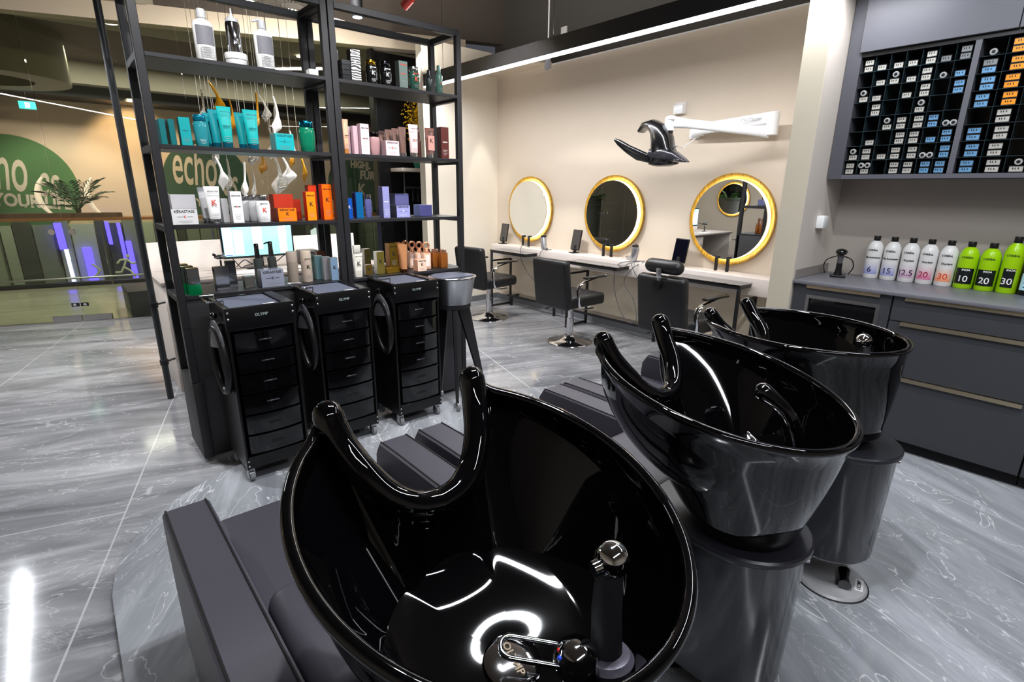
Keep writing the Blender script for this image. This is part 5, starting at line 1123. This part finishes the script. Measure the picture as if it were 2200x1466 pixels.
# ------------------------------------------------------------------ drawer trolleys
def trolley(x, y, label):
    t = thing('salon_trolley', label, 'trolley', (x, y, 0.0305), 0, 'black salon trolleys')
    W, D, H = 0.158, 0.33, 0.92
    TB = M('trolley_black', '#08080a', 0.30, var=.05)
    g = G(); g.box(-W, -W + .012, 0.0, D, 0.075, H - .002, 0.002, 1); obj('side_panel', g, TB, t)
    g = G(); g.box(W - .012, W, 0.0, D, 0.075, H - .002, 0.002, 1); obj('side_panel', g, TB, t)
    g = G(); g.box(-W + .012, W - .012, D - .012, D, 0.09, H - .01); obj('back_panel', g, TB, t)
    g = G(); g.box(-W + .012, W - .012, 0.002, D - .012, 0.09, 0.10); g.box(-W + .012, W - .012, -0.002, 0.012, 0.08, 0.145, 0.001, 1); obj('bottom_panel', g, TB, t)
    g = G(); g.box(-W - .002, W + .002, -0.005, 0.012, H - .112, H, 0.003); g.box(-W + .012, W - .012, 0.013, D - .013, H - .02, H - .010)
    g.box(-W + .001, -W + .02, 0.012, D, H - .010, H); g.box(W - .055, W - .001, 0.012, D, H - .010, H - .001); g.box(-W + .02, W - .055, D - .02, D, H - .010, H); g.box(W - .058, W - .055, 0.02, D - .03, H - .01, H + .006)
    obj('top_tray', g, TB, t)
    g = G(); g.box(-W + .028, W - .062, 0.02, D - .03, H - .0095, H - .003, 0.001, 1); obj('tray_mat', g, M('grey_mat', '#565b6c', 0.6, scale=120), t)
    g = G(); g.box(0.02, 0.075, 0.024, 0.032, H - .0028, H - .0015); obj('mat_label', g, WINK, t)
    text('brand_lettering', 'OLYMP', 0.019, M('silver_print', '#8e9a9a', .4), t, (0, -0.0056, H - .045), bold=.0003)
    for s in (-1, 1):
        for z in (H - .022, H - .052, 0.125, 0.098):
            g = G(); g.ball((s * (W - .010), -0.006, z), 0.0055, 10, (1, .5, 1)); obj('screw', g, STEEL, t)
    z1 = H - .125; hz = (z1 - 0.152) / 6
    for k in range(6):
        zt = z1 - hz * k; zb = zt - hz + .010; n = 12; w0 = W - .026
        arcp = [(-w0 + 2 * w0 * i / n, -0.003 - 0.016 * (1 - (2 * i / n - 1) ** 2)) for i in range(n + 1)]
        g = G(); pts = [(w0, 0.22), (-w0, 0.22)] + arcp
        g.prism(pts, zb, zt - .004); 
        g.prism([(w0 + .004, 0.006), (-w0 - .004, 0.006)] + [(p[0] * 1.02, p[1] - .004) for p in arcp], zt - .008, zt)
        d = obj('drawer', g, PIANO, t, (0, 0, 0), sharp=50)
        if k < 4:
            g = G(); g.box(-0.030, 0.030, -0.026, -0.018, (zt + zb)/2 + .004, (zt + zb)/2 + .010, 0.001, 1); obj('drawer_handle', g, pm('#4a4b50', .2, .7), d)
        else:
            g = G(); g.tube([(-0.022, -0.0188, (zt + zb)/2), (0.022, -0.0188, (zt + zb)/2)], 0.010, 12, round_ends=True, flat=(1.0, .12)); obj('grip_recess', g, pm('#020203', .5), d)
    for sx in (-1, 1):
        for sy in (0.035, D - .035):
            c = G(); c.box(-0.016, 0.016, -0.012, 0.018, 0.045, 0.074); c.box(-0.017, -0.014, -0.016, 0.012, 0.018, 0.05); c.box(0.014, 0.017, -0.016, 0.012, 0.018, 0.05)
            cs = obj('caster', c, STEEL, t, (sx * (W - .022), sy, 0))
            c = G(); c.cyl((-0.011, 0, 0.031), (0.011, 0, 0.031), 0.031, n=28); obj('wheel', c, M('clear_wheel', '#9a9da1', 0.12, trans=.5), cs)
            c = G(); c.cyl((-0.0135, 0, 0.031), (0.0135, 0, 0.031), 0.010, n=16); obj('hub', c, STEEL, cs)
    # dryer holder on the left side: long loop with a broad satin shoulder
    h = G(); pts = [(0, 0.078 * math.cos(2*PI*i/32), 0.165 * math.sin(2*PI*i/32) * (1.0 if math.sin(2*PI*i/32) < 0 else .95)) for i in range(32)]
    h.tube(pts, 0.017, 10, closed=True, flat=(1.1, 1.0)); ho = obj('dryer_holder', h, SATIN, t, (-W - .026, 0.10, 0.655), (R(-8), 0, R(6)))
    h = G(); rs = []
    for i in range(9):
        u = i / 8; r = 0.088 * math.sin(min(1, u * 1.15 + .06) * PI * .5) ** .7
        rs.append([Vector((0.022 * math.cos(2*PI*k/18) * (0.35 + u * .65), 0.0 + r * math.sin(2*PI*k/18), 0.195 - 0.13 * u)) for k in range(18)])
    h.rings(rs); obj('holder_shoulder', h, M('satin_graphite', '#55565b', 0.28, .3), ho)
    h = G(); h.ball((0.006, 0, 0.215), 0.017, 14); obj('holder_knob', h, PIANO, ho)
    h = G(); h.cyl((0.0, 0, 0.17), (0.025, 0, 0.17), 0.012); obj('holder_bracket', h, SATIN, ho)
    h = G(); h.tube([(-W + .012, 0.05, H - .01), (-W + .012, 0.05, H + .028), (-W - .055, 0.05, H + .030), (-W - .055, 0.24, H + .030), (-W + .012, 0.24, H + .028), (-W + .012, 0.24, H - .01)], 0.0042, 8)
    obj('wire_holder', h, CHROME, t)
    return t
trolley(0.690, 2.675, 'black drawer trolley standing farthest left, beside the shelf side panel')
trolley(1.147, 2.765, 'black drawer trolley in the middle of the three')
trolley(1.612, 2.775, 'black drawer trolley on the right, next to the steel bowl trolley')

t = thing('bowl_trolley', 'black three legged trolley with brushed steel drum and grey lid tray', 'trolley', (1.985, 2.935, 0.0))
g = G(); g.lathe([(0.118, 0.745), (0.122, 0.748), (0.152, 0.915), (0.155, 0.918), (0.157, 0.922)], n=56); obj('steel_drum', g, STEEL, t)
g = G(); g.lathe([(0.158, 0.920), (0.162, 0.923), (0.162, 0.930), (0.150, 0.932), (0.149, 0.926), (0.02, 0.926)], n=56); obj('rim', g, M('rim_steel', '#d0d0d2', .2, 1.0), t)
g = G(); g.mat(M('grey_mat')); g.prism([(0.142 * math.cos(R(a)), 0.142 * math.sin(R(a))) for a in range(-28, 209, 6)], 0.9275, 0.932); obj('tray_mat', g, None, t)
g = G(); g.box(-0.03, 0.03, -0.125, -0.112, 0.9265, 0.9285); obj('lid_slot', g, BLACK, t)
g = G(); g.lathe([(0.112, 0.715), (0.122, 0.72), (0.122, 0.744), (0.10, 0.746)], n=48); obj('base_disc', g, BLACK, t)
for a, (fx, fy), nm in ((0, (0.285, 0.015), ''), (1, (-0.10, -0.175), ''), (2, (-0.06, 0.10), '')):
    d = Vector((fx, fy, 0)).normalized(); s = Vector((-d.y, d.x, 0)); z_ = 0.715
    g = G(); top = d * 0.085; ft = Vector((fx, fy, 0)); rs = []
    for u in (0, .5, 1):
        c = top.lerp(ft, u); w_ = 0.05 * (1 - u) + 0.013 * u; th = 0.010
        z = z_ * (1 - u) + (0.0 if a == 0 else 0.07) * u
        rs.append([c + d * w_ + s * th + Vector((0, 0, z)), c - d * w_ + s * th + Vector((0, 0, z)), c - d * w_ - s * th + Vector((0, 0, z)), c + d * w_ - s * th + Vector((0, 0, z))])
    g.rings(rs); l_ = obj('leg', g, BLACK, t)
    if a:
        c = G(); c.cyl((fx - .011, fy, 0.061), (fx + .011, fy, 0.061), 0.030, n=24); obj('caster', c, M('clear_wheel'), t)

t = thing('stone_planter', 'tall grey stone planter with green plant, seen only in the middle mirror', 'planter', (-1.55, 7.25, 0.0))
g = G(); g.lathe([(0.17, 0), (0.20, 0.01), (0.27, 1.30), (0.25, 1.30), (0.24, 1.22), (0.02, 1.20)], n=40); obj('planter_pot', g, M('stone_grey', '#8f8f8d', 0.8, var=.3, scale=60, bump=.5), t)
g = G(); leaf_fronds(g, 22, 0.38, 0.25, 9, 0.05); obj('foliage', g, M('plant_green', '#4a7a2c', 0.5, var=.2), t, (0, 0, 1.22), weld=False)

# ------------------------------------------------------------------ wash units
def cr_spline(P, n):
    Q = []
    for i in range(len(P) - 1):
        a = P[max(i-1, 0)]; b = P[i]; c = P[i+1]; d = P[min(i+2, len(P)-1)]
        for k in range(n):
            u = k / n; Q.append(0.5 * ((2*b) + (c-a)*u + (2*a-5*b+4*c-d)*u*u + (3*b-a-3*c+d)*u**3))
    Q.append(P[-1]); return Q
def make_basin(parent, loc, rot):
    """local frame: origin at centre of the rim ellipse, +y towards the client's neck"""
    L_, W_ = 0.347, 0.306
    # half of the closed rim line, from the rear centre round to the neck cut-out
    half = []
    for a in range(0, 141, 7):
        s = R(a); half.append(Vector((W_ * math.sin(s), -L_ * math.cos(s), 0.004 * (a / 140))))
    half += [Vector((0.188, 0.284, 0.008)), Vector((0.170, 0.290, 0.010)), Vector((0.157, 0.276, 0.000)), Vector((0.146, 0.245, -0.016)), Vector((0.122, 0.195, -0.060)), Vector((0.085, 0.155, -0.100)), Vector((0.042, 0.138, -0.119)), Vector((0, 0.133, -0.123))]
    half = cr_spline(half, 3)
    C = half + [Vector((-p.x, p.y, p.z)) for p in reversed(half[1:-1])]
    for _ in range(3): C = [C[i - 1] * .25 + C[i] * .5 + C[(i + 1) % len(C)] * .25 for i in range(len(C))]
    n = len(C); cen_o = Vector((0, -0.165, -0.345)); cen_i = Vector((0.0, -0.135, -0.255))
    def ang(p, c): return math.atan2(p.x - c.x, -(p.y - c.y))
    # arc-length parameter for the bottom rings
    Ls = [0]
    for i in range(1, n + 1): Ls.append(Ls[-1] + (C[i % n] - C[i - 1]).length * (1 if -L_ * .7 < 2 else 1))
    bo, bi = [], []
    for i, p in enumerate(C):
        a = ang(p, Vector((0, -0.10, 0)))
        bo.append(cen_o + Vector((0.168 * math.sin(a), -0.162 * math.cos(a), 0.010)))
        bi.append(cen_i + Vector((0.125 * math.sin(a), -0.105 * math.cos(a), 0)))
    rings = []
    rings.append([cen_o + (b - cen_o) * 0.93 - Vector((0, 0, 0.008)) for b in bo])
    rings.append([b + Vector((0, 0, 0)) for b in bo])
    NO = []
    for i in range(n):
        tg = (C[(i+1) % n] - C[i-1]); tg.z = 0
        nn = Vector((tg.y, -tg.x, 0));
        if nn.length < 1e-6: nn = Vector((0, 1, 0))
        nn.normalize()
        c2 = C[i] - Vector((0, -0.05, 0)); c2.z = 0
        if nn.dot(c2) < 0: nn = -nn
        if nn.dot(C[i] - Vector((0, -.05, C[i].z))) < 0: nn = -nn
        NO.append(nn)
    for _ in range(4): NO = [(NO[i - 1] + NO[i] * 2 + NO[(i + 1) % n]).normalized() for i in range(n)]
    lipr = 0.011
    for k in range(1, 9):
        u = k / 9; row = []
        for i in range(n):
            top = C[i] - Vector((0, 0, 0.016)); p = bo[i].lerp(top, u)
            p += (top - bo[i]).normalized().cross(Vector((0, 0, 0))) ; p += NO[i] * 0.007 * math.sin(u * PI) ** 1.0
            row.append(p)
        rings.append(row)
    for th in (200, 235, 270, 305, 340, 10, 45, 80, 115, 150):   # rolled lip, outside over the top to the inside
        pass
    for th in (-60, -20, 20, 60, 100, 140, 180, 215):
        row = []
        for i in range(n):
            row.append(C[i] + NO[i] * (lipr * math.cos(R(th))) + Vector((0, 0, lipr * math.sin(R(th)))))
        rings.append(row)
    for k in range(1, 15):
        ph = R(90 * k / 14); g_ = 1 - math.cos(ph) ** 0.85 if k < 14 else 1; h_ = math.sin(ph) ** 0.95
        row = []
        for i in range(n):
            top = C[i] - NO[i] * 0.014 - Vector((0, 0, 0.012)); q = bi[i]
            x = top.x + (q.x - top.x) * g_; y = top.y + (q.y - top.y) * g_; z = top.z + (q.z - top.z) * h_
            row.append(Vector((x, y, z)))
        rings.append(row)
    # even the walls out sideways so the folds behind the horns run softly into the bowl
    def soften(row, k):
        for _ in range(k):
            row = [row[i - 1] * .25 + row[i] * .5 + row[(i + 1) % n] * .25 for i in range(n)]
        return row
    for k in range(14): rings[18 + k] = soften(rings[18 + k], int(2 + k * 2.2))
    for k in range(1, 9): rings[1 + k] = soften(rings[1 + k], (9 - k) * 5)
    rings.append([cen_i + (b - cen_i) * 0.5 - Vector((0, 0, 0.006)) for b in bi]); rings.append([cen_i + (b - cen_i) * 0.12 - Vector((0, 0, 0.010)) for b in bi])
    g = G(); g.rings(rings)
    o = obj('basin', g, GLOSS, parent, loc, rot, sharp=85)
    # neck collar: thick rolled U ending in two raised horns
    hp = [Vector((0.160, 0.292, 0.030)), Vector((0.157, 0.276, 0.010)), Vector((0.147, 0.248, -0.020)), Vector((0.126, 0.205, -0.055)), Vector((0.092, 0.165, -0.093)), Vector((0.048, 0.140, -0.116)), Vector((0, 0.132, -0.123))]
    hp = cr_spline(hp, 4); pts = [p.copy() for p in hp] + [Vector((-p.x, p.y, p.z)) for p in reversed(hp[:-1])]
    nn = len(pts); rad = [0.023 + 0.007 * math.sin(PI * min(1, (min(i, nn-1-i)) / (nn * .28)) * .5) * (1 if True else 0) for i in range(nn)]
    rad = [0.0285] * nn
    g = G(); g.tube(pts, rad, 18, round_ends=True); obj('neck_collar', g, GLOSS, o, sharp=85)
    return o
def wash_unit(cx, bc, tilt, yaw, label, mixer, ball=True):
    t = thing('wash_unit', label, 'hair wash unit', (cx, 0, 0.0305), 0, 'wash units in a row')
    # -- chair
    for s in (-1, 1):
        g = G(); x0, x1 = (s * 0.338 - .060, s * 0.338 + .060)
        P = [(1.655, 0.10), (1.675, 0.45), (1.668, 0.52), (1.635, 0.5695), (1.50, 0.5725), (0.80, 0.5725), (0.76, 0.55), (0.76, 0.10)]
        P2 = []; 
        vs = [[Vector((xx, y, z)) for y, z in P] for xx in (x0, x0 + .008, x1 - .008, x1)]
        cen = Vector((0, 1.2, 0.33))
        for k in (0, 3):
            vs[k] = [Vector((v.x, v.y + (cen.y - v.y) * .014, v.z + (cen.z - v.z) * .025)) for v in vs[k]]
        g.rings(vs); obj('armrest', g, LEATH, t, sharp=30)
        g = G(); g.tube([(0, y, z + .001) for y, z in P[1:6]], 0.0028, 6); obj('seam', g, LEATHD, t, (x0 + .009, 0, 0)); g = G(); g.tube([(0, y, z + .001) for y, z in P[1:6]], 0.0028, 6); obj('seam', g, LEATHD, t, (x1 - .009, 0, 0))
    g = G(); g.box(-0.274, 0.274, 1.12, 1.700, 0.30, 0.455, 0.03, 4); obj('seat', g, LEATH, t)
    g = G(); g.box(-0.272, 0.272, -0.17, 0.17, 0.0, 0.285, 0.045, 5); obj('backrest', g, LEATH, t, (0, 0.985, 0.285), (R(5), 0, 0))
    g = G(); g.box(-0.395, 0.395, 0.81, 1.62, 0.0, 0.12, 0.004); g.box(-0.27, 0.27, 0.81, 1.60, 0.12, 0.30, 0.004); obj('chair_base', g, M('base_black', '#0d0d0f', .35), t)
    # -- pedestal
    def stad(hw, y0, y1, z, n=16):
        return [Vector((hw * math.cos(R(180 + 180 * i / n)), y0 + hw + hw * math.sin(R(180 + 180 * i / n)), z)) for i in range(n + 1)] + [Vector((hw, y1, z)), Vector((-hw, y1, z))]
    g = G(); g.rings([stad(.152, .395, .80, .125), stad(.158, .388, .80, .135), stad(.165, .375, .80, .55), stad(.166, .372, .80, .556)]); obj('pedestal', g, M('pedestal_gloss', '#202126', 0.16, coat=.35, var=.03), t)
    g = G(); g.rings([stad(.170, .366, .80, .5565), stad(.173, .362, .80, .561), stad(.173, .362, .80, .572), stad(.168, .368, .80, .577)]); obj('pedestal_top', g, M('pedestal_cap', '#232329', 0.30), t)
    g = G(); g.cyl((0.0, 0.72, 0.0), (0.0, 0.72, 0.126), 0.09, n=32); obj('foot', g, M('base_black'), t)
    g = G(); g.cyl((0.068, 0.405, 0.515), (0.074, 0.379, 0.515), 0.018, 0.014, 20); obj('lock_knob', g, CHROME, t)
    piv = Vector(bc) - Vector((cx, 0, 0.0305)); q = Matrix.Translation(piv) @ Matrix.Rotation(yaw, 4, 'Z') @ Matrix.Rotation(tilt, 4, 'X')
    bot = q @ Vector((0, -0.165, -0.350))
    g = G(); z0 = 0.577; z1 = bot.z + .012; prof = []
    for k in range(7):
        z = z0 + (z1 - z0) * k / 6; prof += [(0.118, z), (0.108, z + (z1 - z0) / 12)]
    prof = prof[:-1]; g.lathe(prof, n=40); obj('bellows', g, M('rubber_black', '#0a0a0b', .5), t, (bot.x * .9, bot.y, 0))
    b = make_basin(t, piv, (tilt, 0, yaw))
    # sub-parts inside the bowl
    def sub(name, gg, m, loc=(0, 0, 0), rot=(0, 0, 0)): return obj(name, gg, m, b, loc, rot)
    g = G(); g.lathe([(0.047, 0), (0.050, 0.003), (0.050, 0.007), (0.042, 0.011), (0.01, 0.013)], n=40); sub('drain_cap', g, CHROME, (-.005, -0.135, -0.262))
    o = text('drain_lettering', 'OLYMP', 0.019, M('dark_engraving', '#5b4a34', .4, .3), b, (-.005, -0.135, -0.2482), (0, 0, R(-98)), bold=.0003)
    # hand spray
    A = Vector((0.095, -0.245, -0.185)); B_ = Vector((0.112, -0.190, -0.040)) if ball else Vector((0.06, -0.10, -0.03))
    g = G(); g.lathe([(0.040, -0.012), (0.042, -0.002), (0.036, 0.008), (0.028, 0.010)], n=32, xf=Matrix.Translation(A) @ Matrix.Rotation(R(-22), 4, 'X')); sub('spray_socket', g, M('socket_satin', '#76737f', .3, .4))
    if ball:
        g = G(); g.tube([A - Vector((0, 0, 0.01)), A.lerp(B_, .5) + Vector((0, 0.006, 0)), B_], [0.026, 0.0245, 0.022], 18); sub('spray_handle', g, M('spray_rubber', '#1a1a1e', .55, scale=500, bump=.2))
        g = G(); g.ball(B_ + Vector((0.002, 0.002, 0.014)), 0.030, 28); g.cyl(B_ + Vector((-0.018, 0.004, 0.01)), B_ + Vector((-0.034, 0.008, 0.006)), 0.014, 0.013, 18); sub('spray_head', g, CHROME)
    else:
        P = cr_spline([A - Vector((0, 0, 0.01)), A + Vector((0.0, 0.02, 0.07)), A + Vector((-0.01, 0.075, 0.145)), A + Vector((-0.02, 0.145, 0.175))], 6)
        g = G(); g.tube(P, [0.020] * 8 + [0.019] * (len(P) - 12) + [0.021, 0.023, 0.025, 0.026], 16, round_ends=True); sub('spray_handle', g, PIANO)
    # mixer with long loop lever
    if mixer:
        Mx = Vector((0.040, -0.235, -0.200))
        g = G(); g.tube([Mx - Vector((0, 0.02, 0.02)), Mx + Vector((0, 0.008, 0.02))], 0.026, 20); sub('mixer_body', g, PIANO)
        g = G(); g.ball(Mx + Vector((0, 0.012, 0.026)), 0.037, 32); sub('mixer_ball', g, CHROME)
        c = Mx + Vector((0, 0.012, 0.030)); dr = (Vector((-0.75, 0.66, 0.03)) if ball else Vector((-0.30, 0.80, 0.48))).normalized(); sd = Vector((0.66, 0.75, 0)).normalized() * 0.018
        lp = [c + dr * .02 + sd, c + dr * .105 + sd] + [c + dr * (.105 + .018 * math.sin(R(a))) + sd * math.cos(R(a)) for a in range(20, 180, 20)] + [c + dr * .105 - sd, c + dr * .02 - sd]
        g = G(); g.tube(lp, 0.0048, 10, flat=(1, 1)); sub('mixer_lever', g, CHROME)
        g = G(); g.ball(c + dr * .03 + Vector((0, 0, .012)), 0.004, 8); sub('hot_mark', g, M('red_dot', '#c02020', .4)); g = G(); g.ball(c + dr * .03 - sd * .7 + Vector((0, 0, .012)), 0.004, 8); sub('cold_mark', g, M('blue_dot', '#2040c0', .4))
    return t
wash_unit(0.488, (0.473, 0.609, 1.003), 0.219, -0.033, 'black wash unit nearest the camera, showing chrome drain and lever', True)
wash_unit(1.325, (1.330, 0.664, 0.994), 0.194, 0.080, 'black wash unit in the middle of the row', True, ball=False)
wash_unit(2.135, (2.139, 0.765, 0.982), 0.008, 0.022, 'black wash unit farthest right, next to the base cabinets', True)
t = thing('foot_pedal', 'round steel foot pedal with black rubber roll beside the far pedestal', 'foot pedal', (2.080, 0.485, 0.0305), R(6))
g = G(); g.lathe([(0.122, 0.0), (0.124, 0.004), (0.118, 0.012), (0.09, 0.014)], n=56); obj('pedal_disc', g, M('pedal_steel', '#c6c6c9', 0.42, .5), t)
g = G(); g.lathe([(0.127, -0.0004), (0.129, 0.002), (0.125, 0.0035)], n=56); obj('rubber_ring', g, BLACK, t)
g = G(); g.tube([(-0.045, -0.055, 0.034), (-0.01, -0.045, 0.036), (0.03, -0.035, 0.045)], [0.022, 0.017, 0.022], 16); obj('pedal_roll', g, PIANO, t)
g = G(); g.box(-0.036, 0.036, -0.014, 0.014, 0.0, 0.0015, 0.0005); lp_ = obj('name_plate', g, pm('#d9d9da', .3), t, (0.02, -0.092, 0.0135), (0, 0, R(8)))
text('brand_lettering', 'OLYMP', 0.018, INK, t, (0.02, -0.092, 0.0154), (0, 0, R(8)), bold=.0004)

dup_ = [k for k, v in USED_LABELS.items() if v > 1]
if dup_: print('DUPLICATE LABELS', dup_)
